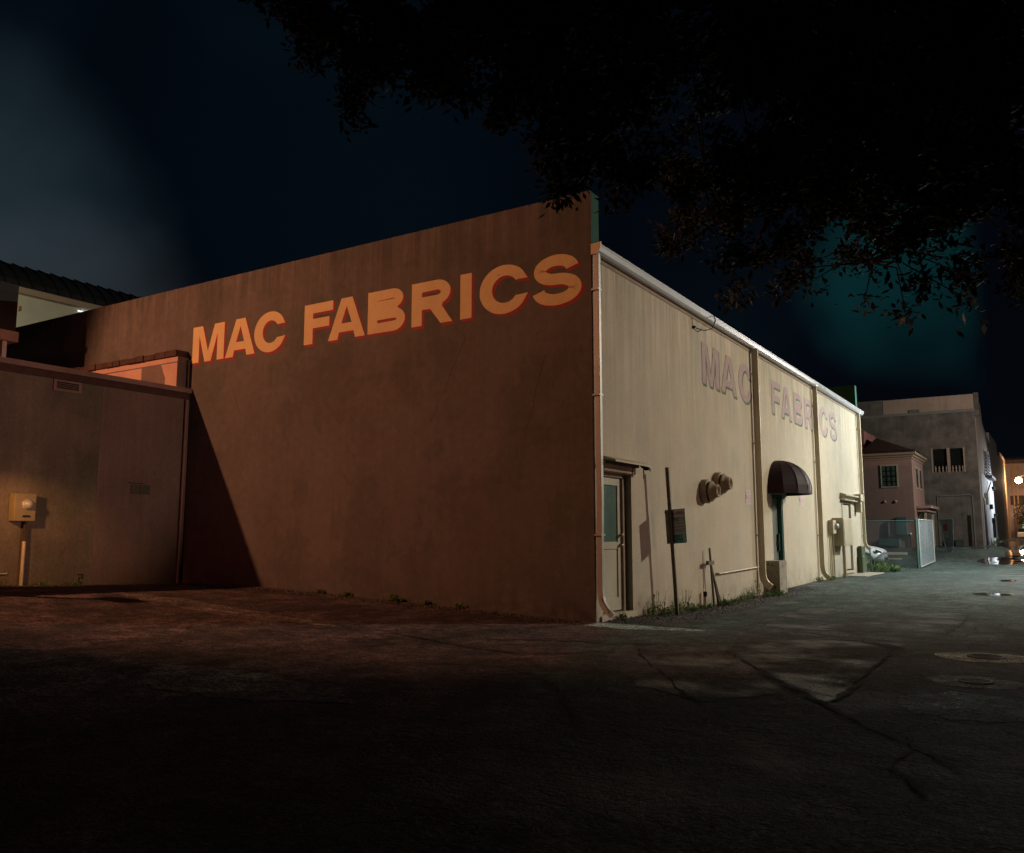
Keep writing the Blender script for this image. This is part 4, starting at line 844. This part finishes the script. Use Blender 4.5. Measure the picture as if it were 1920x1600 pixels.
# ------------------------------------------------------------------ grey brick building
t = thing('grey_brick_building', (0, 55, .6), 'tall bare grey building with tan parapet and two dark railed openings', 'building')
W1 = (-.62, .24, 5.62, 7.18); W2 = (.42, 1.22, 5.62, 7.18)
PB = lambda u, z, d: (u, 52 + d, z)
m = wall_holes(-16, 2.05, .2, 9.6, [W1 + (1,), W2 + (1,)], PB, .35, None); m.box(-16, 52.4, .2, 1.6, 52.5, 9.5); m.build('front_wall', brick_m, t)
m = MB(); m.box(-3.6, 52.06, 9.78, 2.05, 52.4, 10.78); m.build('parapet', tanpar_m, t); m = MB(); m.box(-16, 52.1, 9.78, -3.61, 52.4, 10.82); m.build('parapet', brick_m, t)
m = MB(); m.box(-16, 51.92, 9.6, 2.07, 52.05, 9.76); m.box(-16, 52.05, 9.61, 2.05, 52.4, 9.775); m.build('ledge', mat('grey_ledge', (.25, .26, .24), .8, var=.1, bump=.1), t)
m = MB(); m.box(-1.95, 51.98, 9.78, -1.3, 52.055, 9.98); m.build('scupper', brick_m, t)
m = MB(); m.box(2.055, 52.0, 9.3, 2.32, 52.55, 10.85); m.build('corner_pier', brick_m, t)
PS = lambda u, z, d: (2.05 - d, u, z)
m = MB(); m.prism([(2.05, 52.55, .2), (2.05, 66, .2), (2.05, 66, 8.7), (2.05, 59.0, 9.5), (2.05, 58.0, 10.8), (2.05, 52.55, 10.8)], (-.3, 0, 0)); m.build('side_wall', tanpar_m, t)
for wn_, (a, b, c_, d_) in enumerate((W1, W2)):
    MB().box(a, 52.3, c_, b, 52.31, d_).build('opening', darkglass, t)
    f = MB(); f.box(a - .09, 51.95, c_ - .05, a - .005, 52.02, d_ + .05); f.box(b + .005, 51.95, c_ - .05, b + .085, 52.02, d_ + .05); fr = f.build('window_frame', tanpar_m, t)
    f = MB()
    for k in range(4): q = a + .12 + k * (b - a - .2) / 3; f.lathe((q, 52.08, c_), (0, 0, 1), [(0, .05), (.12, .05), (.16, .03), (.24, .07), (.34, .03), (.4, .045)], 8)
    f.build('baluster', tanpar_m, t)
f = MB(); f.tube([(1.6, 51.93, .6), (1.6, 51.93, 3.9), (1.45, 51.93, 4.05), (-.4, 51.93, 4.0)], .04, 8); f.tube([(-.5, 51.93, .6), (-.5, 51.93, 4)], .03, 8); f.build('drainpipe', MATS['grey_ledge'], t)
f = MB(); f.box(1.25, 51.9, .4, 1.42, 51.995, 2.7); f.build('service_riser', black_m, t)
f = MB(); f.box(.0, 51.4, .5, .35, 51.85, 1.25); f.box(.45, 51.5, .5, .9, 51.9, 1.1); f.box(.1, 51.5, 1.25, .3, 51.7, 1.45); one('scrap_bins', f, mat('bin_grey', (.05, .08, .075), .6, var=.2), 'small dark bins standing at foot of the grey building', 'bin', bevel=.02)
t = thing('white_alley_building', (2, 74, .6), 'white-painted building flank lit brightly along the far alley', 'building')
m = MB(); m.prism([(2.05, 66.01, .2), (2.05, 82, .2), (2.05, 82, 8.4), (2.05, 76, 8.6), (2.05, 76, 9.6), (2.05, 66.01, 9.6)], (-6, 0, 0)); m.build('wall', white_wall_m, t)
m = MB(); m.box(2.06, 53.6, .5, 2.10, 65.9, 5.6); m.prism([(2.061, 57, 5.61), (2.061, 65.9, 5.61), (2.061, 65.9, 8.6), (2.061, 61, 7.4)], (.03, 0, 0)); m.build('painted_panel', white_wall_m, t)
m = MB(); m.box(2.101, 54.0, .7, 2.16, 55.4, 3.9); m.build('door', black_m, t)
f = MB()
for i in range(8):
    for j in range(6): f.box(2.12, 58.2 + j*.75, 5.75 + i*.22, 2.2, 58.75 + j*.75, 5.87 + i*.22)
f.box(2.07, 58, 5.5, 2.5, 62.5, 5.68); f.build('grille', mat('grey_grille', (.12, .11, .12), .7, var=.1, bump=0), t)
f = MB()
for y, z, w_, h_ in ((60, 3.3, .5, .35), (63.5, 4.9, 2.2, .22), (64, 2.9, 2, .15), (61.5, 2.5, .7, .18), (62, 1.2, .3, 1.4), (65, .8, 1.2, .4)): f.box(2.105, y, z, 2.3, y + w_, z + h_)
f.build('fitting', black_m, t)
f = MB(); f.tube([(2.15, 55.5, 4.0), (2.3, 60, 5.3)], .05, 6); f.box(2.105, 55.45, 3.5, 2.3, 55.8, 4.3); f.build('stair_rail', creamfar_m, t)
t = thing('ochre_building', (1, 98, 1), 'ochre-lit end building with dark trees beside the orange lamp', 'building')
m = MB(); m.box(-4, 92, .5, 1.55, 104, 10.2); m.box(1.0, 84, .5, 1.85, 91.99, 9.2); m.build('wall', orange_wall_m, t)
m = MB(); m.box(-4, 106, .5, 14, 107, 10.6); m.build('rear_wall', mat('rust_wall', (.36, .26, .25), .85, var=.2, vscale=.6, bump=.1), t)
for x in (2.05, 2.45): MB().box(x, 105.4, .9, x + .12, 105.99, 10.2).build('pilaster', orange_wall_m, t)
m = MB(); m.box(1.5, 105.2, 9.9, 8, 105.95, 10.3); m.build('awning_board', tile_m, t); m = MB(); m.box(1.7, 105.9, 5.0, 8, 105.99, 6.1); m.build('canopy', tile_m, t)
t = thing('orange_street_lamp', (2.82, 100, 1), 'lit orange street lamp glaring at the far end of the alley', 'street lamp')
MB().tube([(3.6, 100, .9), (3.6, 100, 8.0), (3.4, 100, 8.15), (2.9, 100, 7.95)], .07, 8).build('pole', black_m, t)
ps = [(-.34*math.cos(math.pi*k/10), .34*math.sin(math.pi*k/10) + .001) for k in range(11)]
MB().lathe((2.85, 99.9, 7.55), (0, 0, 1), ps, 16).build('globe', mat('sodium_glow', (1, .7, .4), emit=((1, .70, .38), 90), var=0, bump=0), t)
lamp('orange_light', (2.85, 99.0, 7.4), None, 1300, (1, .62, .38), None, .5, .3, t)
def bush(name, cx, cy, cz, rx, ry, rz, n, s, m_, lab, cat, group=None, seed=1, kind=None):
    r = random.Random(seed); m = MB()
    for k in range(n):
        while True:
            p = Vector((r.uniform(-1, 1), r.uniform(-1, 1), r.uniform(-1, 1)))
            if p.length < 1: break
        q = Vector((cx + p.x*rx, cy + p.y*ry, cz + p.z*rz)); a = Vector((r.gauss(0, 1), r.gauss(0, 1), r.gauss(0, 1))).normalized(); b = a.orthogonal().normalized()
        m.quad(q - a*s, q - b*s*.45, q + a*s, q + b*s*.45)
    return m
t = thing('alley_tree', (4, 103, 1), 'dark bushy tree under the orange lamp at the alley end', 'tree'); bush('x', 4.2, 103, 4.0, 2.2, 1.2, 2.0, 1500, .16, leaf_m, '', '', seed=5).build('crown', leaf_m, t); MB().tube([(4.2, 103, .9), (4.2, 103, 3.5)], [.16, .1], 8).build('trunk', bark_m, t)
t = thing('lit_sign_box', (3.3, 104, 2), 'small pale green lit sign at the end of the alley', 'sign'); MB().box(2.75, 104.4, 1.5, 3.15, 104.6, 2.7).build('panel', mat('green_glow', (.2, .5, .35), emit=((.3, 1, .6), .35), var=.3, vscale=2), t); MB().box(2.7, 104.61, 1.0, 3.2, 104.7, 2.75).build('frame', black_m, t)
t = thing('parked_car', (3.2, 96, 1.1), 'pale van parked in the dark at the alley end', 'car'); MB().box(2.3, 101.2, 1.15, 3.6, 104.0, 1.75).build('body', white_wall_m, t, .1); MB().box(2.4, 101.6, 1.755, 3.5, 103.8, 2.2).build('cabin', darkglass, t, .1)

# ------------------------------------------------------------------ weeds
def weed(seed, h, n, straw=0):
    r = random.Random(seed); m = MB(); s_ = MB()
    for k in range(n):
        an = r.uniform(0, 6.28); rad = abs(r.gauss(0, .07)); hh = h * r.uniform(.3, 1); bx, by = rad * math.cos(an), rad * math.sin(an)
        lean = Vector((r.gauss(0, .3), r.gauss(0, .3), 1)).normalized(); tip = Vector((bx, by, 0)) + lean * hh
        s_.tube([(bx, by, -.02), tuple(Vector((bx, by, 0)) * .5 + tip * .5), tip], .0025, 4, False)
        for j in range(r.randint(2, 5)):
            q = Vector((bx, by, 0)).lerp(tip, r.uniform(.25, 1)); a = Vector((r.gauss(0, 1), r.gauss(0, 1), r.gauss(.3, .6))).normalized(); b = a.cross(Vector((0, 0, 1))).normalized(); l = r.uniform(.02, .045)
            m.quad(q, q + a*l*.5 + b*l*.35, q + a*l, q + a*l*.5 - b*l*.35)
    return m, s_
WS = [weed(k, h, n) for k, (h, n) in enumerate(((.22, 30), (.13, 38), (.09, 34), (.36, 12)))]
proto = []
spots = [(.10, 1.95, 0), (.12, 2.15, 3), (.14, 2.35, 0), (.12, 2.75, 1), (.16, 3.05, 0), (.12, 3.25, 0), (.13, 3.5, 3), (.1, 3.7, 2), (.2, 3.85, 1), (.12, 4.4, 1), (.2, 4.65, 2), (.22, 5.3, 0), (.28, 5.5, 1), (.18, 5.7, 2), (.3, 5.85, 2), (.12, 6.6, 2), (.12, 7.0, 1), (.15, 7.4, 0), (.12, 7.8, 1), (.14, 8.1, 3), (.3, 8.3, 1), (.38, 8.6, 2), (.45, 8.9, 1), (.4, 9.3, 2), (.1, .75, 2), (.15, 14.4, 1), (.3, 15.2, 2), (.15, 16.2, 2), (.2, 17.8, 1), (.6, 22.6, 0), (.9, 23, 1), (.5, 23.5, 0), (.8, 24.2, 1), (.2, 23.2, 0), (-5.9, -.08, 2), (-5.2, -.06, 2), (-4.0, -.1, 1), (-3.85, -.07, 2), (-3.3, -.08, 2), (-2.6, -.06, 2), (-9.9, -4.1, 0), (-9.95, -3.2, 2), (-9.9, -2.6, 2), (2.3, 56, 0), (2.4, 60, 0)]
near = ['foot of the cream wall', 'foot of the brown wall', 'foot of the annex wall', 'foot of the far white wall']
for i, (x, y, k) in enumerate(spots):
    r = random.Random(i); reg = 3 if y > 50 else 2 if x < -9 else 1 if x < 0 else 0
    lm, sm_ = WS[k]
    if k not in proto:
        t = thing('weed', (0, 0, 0), '', 'weed'); lm.build('leaves', weed_m if k != 3 else straw_m, t); sm_.build('stems', straw_m, t); proto.append(k); WS[k] = (lm, sm_); globals()['wp%d' % k] = t
    else:
        src = globals()['wp%d' % k]; t = src.copy(); COL.objects.link(t)
        for ch in [c_ for c_ in COL.objects if c_.parent is src]: c2 = ch.copy(); COL.objects.link(c2); c2.parent = t
    t.location = (x, y, surf(x, y)); t.rotation_euler = (0, 0, r.uniform(0, 6)); sc_ = r.uniform(.85, 1.35) * (2.2 if y > 20 else 1); t.scale = (sc_, sc_, sc_)
    kinds = ['bushy green weed', 'low green weed', 'tiny green weed', 'tall dry straw-coloured weed'][k]
    where = near[reg]
    if reg == 0: where += ' ' + ('beside corner door' if y < 1.5 else 'left of the leaning sign post' if y < 2.5 else 'right of the leaning sign post' if y < 4.1 else 'by the short stakes' if y < 6.3 else 'before the second downspout' if y < 8.2 else 'around the concrete block' if y < 10 else 'past the awning' if y < 16.5 else 'under the tan cabinet' if y < 20 else 'beyond the green pedestal')
    prop(t, kinds + ' at ' + where, 'weed', 'weeds along the ' + where)

# ------------------------------------------------------------------ live oak over the yard
BL = [(-0.71,-5.8,7.21,0.25,1),(-0.63,-5.85,7.36,0.25,1),(0.02,-6.22,6.73,0.27,1),(-0.56,-5.95,6.79,0.15,0.8),(0.45,-7.16,6.27,0.23,0.8),(0.77,-6.32,6.6,0.26,1),(1.03,-6.7,6.09,0.24,1),(-0.42,-5.35,6.92,0.25,1),(-0.5,-5.1,6.7,0.19,1),(-0.35,-5.43,6.21,0.16,0.9),(1.16,-6.54,5.72,0.23,1),(1.46,-6.28,5.81,0.23,1),(1.4,-6.21,5.94,0.23,1),(1.06,-5.27,6.76,0.37,1),(0.32,-4.3,7.68,0.42,1),(0.99,-5.41,6.17,0.23,1),(1.55,-5.66,5.8,0.16,0.9),(0.72,-5.89,6.57,0.27,1),(1.06,-6.18,6.27,0.25,1),(1.6,-5.31,6.62,0.35,1),(2.02,-5.68,6.49,0.34,1),(0.8,-4.05,6.36,0.18,1),(2.04,-5.67,5.51,0.2,1),(1.66,-4.97,6.54,0.27,1),(2.19,-5.43,6.1,0.25,1),(1.23,-3.91,6.61,0.31,1),(1.47,-4.3,7.27,0.44,1),(0.61,-3.07,8.12,0.51,1),(0.94,-2.97,8.4,0.52,1),(1.62,-4.08,6.71,0.39,1),(0.89,-2.77,7.42,0.45,1),(1.89,-4.38,5.84,0.23,1),(2.04,-4.73,5.54,0.22,1),(0.92,-2.92,6.18,0.26,1),(2.21,-5.07,4.83,0.14,1),(1.49,-3.88,5.26,0.07,1),(2.33,-4.43,5.95,0.38,1),(2.36,-5.04,5.51,0.35,1),(3.11,-6.22,4.82,0.29,1),(2.36,-4.46,5.51,0.24,1),(2.16,-4.47,5.6,0.24,1),(2.37,-4.76,5.12,0.14,1),(2.59,-4.25,5.14,0.21,0.9),(2.11,-3.45,5.63,0.23,0.9),(1.85,-3.04,5.4,0.14,0.6),(2.96,-5.1,6.27,0.37,1),(2.41,-3.11,7.4,0.47,1),(2.9,-4.82,6.54,0.39,1),(2.62,-4.15,6.32,0.27,0.9),(2.58,-4.12,6.26,0.27,0.9),(2.39,-3.41,6.17,0.3,0.6),(2.76,-3.95,5.41,0.22,0.8),(2.84,-2.01,7.6,0.39,0.8),(2.72,-1.68,7.7,0.4,0.8),(2.64,-2.07,6.97,0.23,0.8),(2.58,-2.65,7.22,0.3,0.6),(2.15,-1.15,7.16,0.21,0.5),(1.76,-0.61,6.76,0.29,0.9),(1.81,-0.49,6.76,0.29,0.9),(2.34,-1.76,5.83,0.32,0.9),(1.81,-0.52,5.88,0.35,0.9),(1.85,-1.01,5.47,0.16,0.8),(3.18,-2.45,5.9,0.38,0.9),(3.38,-3.06,5.57,0.35,0.9),(2.79,-1.65,5.57,0.28,0.9),(2.44,-0.51,5.95,0.31,0.9),(3.34,-3.04,4.48,0.22,0.8),(3.32,-2.88,4.12,0.14,0.7),(3.85,-3.8,4.92,0.36,1),(3.84,-3.06,5.15,0.39,1),(4.09,-3.61,5.1,0.37,1),(3.56,-2.09,4.91,0.31,0.9),(3.34,0.14,5.22,0.25,0.9),(3.33,-0.65,4.75,0.16,0.8),(3.84,-1.62,4.46,0.09,0.7),(4.09,-0.56,6.45,0.75,1),(3.73,-0.86,6.45,0.74,1),(4.05,0.06,6.46,0.79,1),(3.86,-1.12,5.65,0.41,1),(4.18,-1.67,5.39,0.39,1),(3.97,0.51,5.29,0.3,0.5),(4.48,-1.85,4.04,0.12,0.3),(4.63,-0.58,5.28,0.36,0.8),(4.83,-1.9,4.86,0.32,0.8),(4.9,-1.46,4.26,0.25,0.4),(4.88,-1.51,3.9,0.12,0.6),(4.81,-1.09,6.16,0.82,1),(4.46,0.2,6.96,0.93,1),(5.26,-1.64,5.82,0.78,1),(5.57,-2.32,4.22,0.26,0.4),(5.4,-1.44,4.4,0.28,0.4),(5.24,-0.78,5.33,0.38,0.7),(5.05,-0.01,5.62,0.41,0.7),(3.87,-2.76,6.97,0.66,1),(3.93,-3.96,6.41,0.58,1),(3.5,-0.87,8.09,0.79,1),(4.44,-1.13,7.44,0.92,1),(4.24,-0.37,7.7,0.98,1),(4.33,-1.26,7.29,0.91,1),(5.43,-0.98,6.66,0.95,1),(5.73,-1.6,6.72,0.91,1),(6.04,-1.29,6.89,0.94,1),(5.93,-0.8,5.44,0.44,1),(6.08,-0.63,5.5,0.44,1),(6.05,1.06,5.13,0.31,0.8),(6.1,0.99,4.85,0.31,0.8),(5.31,-1.53,5.52,0.57,1),(5.51,-1.18,5.86,0.59,1),(5.73,-3.61,4.85,0.46,1),(5.63,-3.39,6.52,0.74,1),(5.52,-3.59,6.43,0.72,1),(5.6,-3.58,6.0,0.71,1),(5.54,-2.07,3.89,0.16,0.4),(4.77,-5.8,10.06,1.17,0.35),(5.49,-12.33,10.85,0.78,0.35),(8.58,-6.93,11.66,0.98,0.35),(8.45,-9.84,10.3,0.83,0.35),(10.01,-6.8,8.71,0.82,0.35),(5.45,-4.16,8.88,1.06,0.35),(8.86,-11.98,10.74,0.75,0.35),(2.5,-5.87,9.11,1.14,0.35),(6.77,-9.12,11.23,0.71,0.35),(9.7,-12.36,8.77,1.18,0.35),(9.17,-10.32,8.64,1.19,0.35),(8.98,-3.15,8.73,1.01,0.35),(5.25,-10.18,9.47,1.01,0.35),(5.18,-8.37,8.72,1.12,0.35),(8.77,-3.35,9.85,1.13,0.35),(7.21,-5.89,10.38,1.07,0.35),(5.75,-11.84,8.33,0.8,0.35),(10.12,-12.99,9.99,1.14,0.35),(8.43,-7.86,9.97,0.75,0.35),(2.86,-11.09,9.62,0.89,0.35),(11.56,-11.17,9.17,0.84,0.35),(2.94,-9.56,9.09,0.94,0.35),(12.26,-4.75,10.76,0.94,0.35),(12.34,-11.59,10.74,0.85,0.35),(9.09,-4.25,8.82,0.8,0.35),(1.3,-10.23,8.5,0.9,0.35),(12.68,-8.63,9.38,0.93,0.35),(4.4,-4.21,10.93,0.78,0.35),(3.89,-4.93,11.77,1.02,0.35),(1.73,-3.65,9.76,0.72,0.35),(7.58,-1.12,10.17,0.88,0.35),(2.13,-12.15,11.62,0.95,0.35),(12.23,-12.35,9.13,0.73,0.35),(5.77,-12.28,9.17,0.9,0.35),(4.67,-12.38,8.34,1.19,0.35),(3.15,-6.9,9.73,0.97,0.35),(2.01,-9.23,8.61,0.97,0.35),(12.06,-5.82,11.46,0.81,0.35),(1.21,-6.52,10.05,0.99,0.35),(5.52,-5.5,10.96,1.16,0.35),(4.69,-7.61,11.34,0.81,0.35),(2.39,-9.26,8.53,1.09,0.35),(10.83,-9.25,8.69,0.74,0.35),(3.94,-11.99,9.83,0.99,0.35),(3.94,-12.26,10.86,0.72,0.35),(3.4,-9.57,9.62,0.75,0.35),(6.05,-9.23,11.06,0.98,0.35),(11.75,-5.15,11.09,0.99,0.35),(6.31,-3.2,10.69,1.18,0.35),(9.74,-4.59,9.22,1.11,0.35),(5.59,-11.44,8.45,0.78,0.35),(4.15,-4.89,9.28,0.73,0.35),(10.17,-6.31,8.3,0.73,0.35),(2.56,-8.71,11.47,1.17,0.35),(8.34,-10.23,9.83,0.88,0.35),(4.96,-12.85,10.42,1.11,0.35),(9.72,-11.86,10.22,0.79,0.35),(11.55,-8.32,9.82,1.1,0.45),(8.59,-9.1,9.74,0.93,0.45),(10.17,-8.35,9.3,1.17,0.45),(10.66,-5.18,8.79,0.75,0.45),(12.07,-8.48,7.16,1.19,0.45),(8.16,-7.54,8.45,1.14,0.45),(9.96,-9.71,7.83,0.8,0.45),(10.81,-8.86,9.25,0.82,0.45),(9.76,-9.51,9.95,1.12,0.45),(12.25,-7.29,8.2,0.77,0.45),(12.16,-8.06,7.11,0.78,0.45),(8.49,-6.69,9.7,0.8,0.45),(11.99,-9.06,9.05,1.13,0.45),(11.12,-6.2,8.13,0.71,0.45),(10.56,-7.48,7.55,0.89,0.45),(9.59,-10.84,7.94,0.89,0.45)]
t = thing('live_oak', (9.6, -5.5, 0), 'dark spreading oak hanging over the yard and alley', 'tree')
r = random.Random(21); m = MB()
for (bx, by, bz, br, dn) in BL:
    outside = dn in (.35, .45)
    n = int((520 if not outside else 200) * (br / .3) ** 1.7 * dn); s = .056 if not outside else .085
    sub = [Vector((r.gauss(0, .5), r.gauss(0, .5), r.gauss(0, .42))) * br for _ in range(max(4, int(9 * (br/.35) ** 1.5)))]
    for k in range(n):
        c_ = sub[r.randrange(len(sub))]; q = Vector((bx, by, bz)) + c_ + Vector((r.gauss(0, 1), r.gauss(0, 1), r.gauss(0, .8))) * .09
        a = Vector((r.gauss(0, 1), r.gauss(0, 1), r.gauss(-.2, .7))).normalized(); b = a.cross(Vector((r.gauss(0, .4), r.gauss(0, .4), 1))).normalized(); l = s * r.uniform(.7, 1.3)
        m.quad(q, q + a*l*.9 + b*l*.42, q + a*l*2, q + a*l*.9 - b*l*.42)
m.build('crown', leaf_m, t)
print('leaves', len(m.f))
def limb(par, name, pts, r0, r1):
    P = [Vector(p) for p in pts]; Q = []
    for i in range(len(P) - 1):
        for k in range(5):
            f_ = k / 5; p0, p1, p2, p3 = P[max(i-1, 0)], P[i], P[i+1], P[min(i+2, len(P)-1)]
            Q.append(.5 * ((2*p1) + (-p0 + p2)*f_ + (2*p0 - 5*p1 + 4*p2 - p3)*f_**2 + (-p0 + 3*p1 - 3*p2 + p3)*f_**3))
    Q.append(P[-1]); n = len(Q); mm = MB(); mm.tube(Q, [r0 + (r1 - r0) * i/(n-1) for i in range(n)], 10); return mm.build(name, bark_m, par)
tr = limb(t, 'trunk', [(9.6, -5.5, -.1), (9.5, -5.4, 1.2), (9.3, -5.2, 2.8), (9.1, -5.0, 4.2)], .42, .3)
for pts, r0 in (([(9.1, -5, 4.1), (8, -4.6, 5.6), (6, -3.8, 6.8), (3.6, -3.3, 7.4), (1.6, -4.0, 7.6)], .2), ([(9.1, -5, 4.1), (8.6, -3.4, 5.8), (6.6, -1.6, 6.6), (4.4, -1.2, 6.4), (2.6, -1.8, 6.0)], .18),
                ([(9.1, -5, 4.1), (8.8, -2.8, 5.5), (7.2, -.4, 6.2), (5.6, .2, 5.6), (4.3, -.3, 5.0)], .16), ([(9.1, -5, 4.1), (9.6, -6.4, 6), (8.6, -8, 7.8), (6, -9, 8.8)], .18),
                ([(3.6, -3.3, 7.4), (2.4, -3.2, 6.9), (1.4, -2.9, 6.3)], .06), ([(1.6, -4, 7.6), (.2, -4.8, 7.5), (-.9, -5.3, 7.2)], .06), ([(4.4, -1.2, 6.4), (3.4, -1.3, 5.6), (3.0, -1.3, 5.0)], .05)):
    limb(t, 'branch', pts, r0, .02)
rb = random.Random(9); m = MB()
nodes = [Vector(p) for p in ((1.6, -4, 7.6), (3.6, -3.3, 7.4), (2.6, -1.8, 6), (4.4, -1.2, 6.4), (4.3, -.3, 5.0), (6, -3.8, 6.8), (5.6, .2, 5.6), (.2, -4.8, 7.5), (-.9, -5.3, 7.2), (1.4, -2.9, 6.3))]
for (bx, by, bz, br, dn) in BL:
    if dn in (.35, .45): continue
    q = Vector((bx, by, bz)); p = min(nodes, key=lambda v: (v - q).length)
    if (p - q).length > 3: continue
    mid = p.lerp(q, .5) + Vector((rb.uniform(-.15, .15), rb.uniform(-.15, .15), rb.uniform(.05, .3))); m.tube([p, mid, q, q + (q - mid) * .12], [.018, .010, .006, .003], 5)
m.build('twigs', bark_m, t)['kind'] = 'stuff'

# ------------------------------------------------------------------ street lamps outside the frame that light the place, and added fill lamps
def street_lamp(x, y, h_, lab, arm=(0, 0)):
    t = thing('street_lamp', (x, y, 0), lab, 'street lamp')
    MB().tube([(x, y, -.1), (x, y, h_ - .6), (x + arm[0]*.5, y + arm[1]*.5, h_ - .05), (x + arm[0], y + arm[1], h_)], [.1, .07, .05, .04], 8).build('pole', black_m, t)
    MB().box(x + arm[0] - .25, y + arm[1] - .15, h_ + .18, x + arm[0] + .25, y + arm[1] + .15, h_ + .3).build('head', black_m, t, .03); return t
t = street_lamp(-13.4, -11.4, 10.2, 'tall lamp pole left of the annex shining orange on the brown wall')
lamp('sodium_light', (-13.2, -11.0, 9.97), (-7, 0, 3.2), 5500, (1, .385, .18), 72, .4, .10, t)
t = street_lamp(-8.5, -5.8, 2.8, 'short lamp pole washing the annex wall with orange light')
lamp('red_light', (-8.6, -5.6, 2.6), (-10.1, -3.75, 1.5), 260, (1, .42, .13), 50, .7, .08, t)
t = street_lamp(15.6, 18, 9.5, 'tall street lamp across the alley lighting the cream wall')
lamp('white_light', (15.0, 17.5, 9.4), (0, 9.6, 3.6), 9000, (1, .90, .70), 64, .7, .12, t)
t = street_lamp(7.9, 24.6, 7.4, 'street lamp beside the car lot with greenish light')
lamp('green_light', (7.5, 24, 7.3), (-2, 22.5, -3.5), 6600, (.95, .99, .92), 131, .6, .12, t)
t = street_lamp(8.4, 39, 7.4, 'unseen lamp added to light the pink tower house and grey building')
lamp('lot_fill', (8, 39, 7.2), None, 2300, (1, .90, .80), None, .6, .12, t)  # added fill for the tower house and the grey building
t = street_lamp(16.4, 5.2, 4.4, 'lamp post across the yard with a warm glow')
lamp('warm_light', (16, 5, 4.2), (-1, 4, 2.5), 950, (1, .50, .36), 66, .8, .15, t)
t = street_lamp(15.4, -2.3, 2.6, 'unseen low lamp added far right to light the annex wall')
lamp('annex_fill', (15, -2.3, 2.4), (-10.2, -2.4, 3.4), 5200, (1, .53, .38), 17, .7, .15, t)  # narrow beam added to brighten the annex wall
t = street_lamp(5.4, 64, 5.4, 'wall lamp on a post lighting the far white wall')
lamp('cool_light', (5, 64, 5.3), (2, 62, 3), 1300, (.86, .93, 1), 160, .7, .15, t)
t = street_lamp(-6.4, -14.2, 2.2, 'unseen low lamp added to tint the yard ground red')
lamp('yard_red_fill', (-6, -13.6, 2.0), (-6.5, -1.2, .2), 330, (1, .17, .15), 56, .9, .1, t)  # added red source that colours the ground before the brown wall
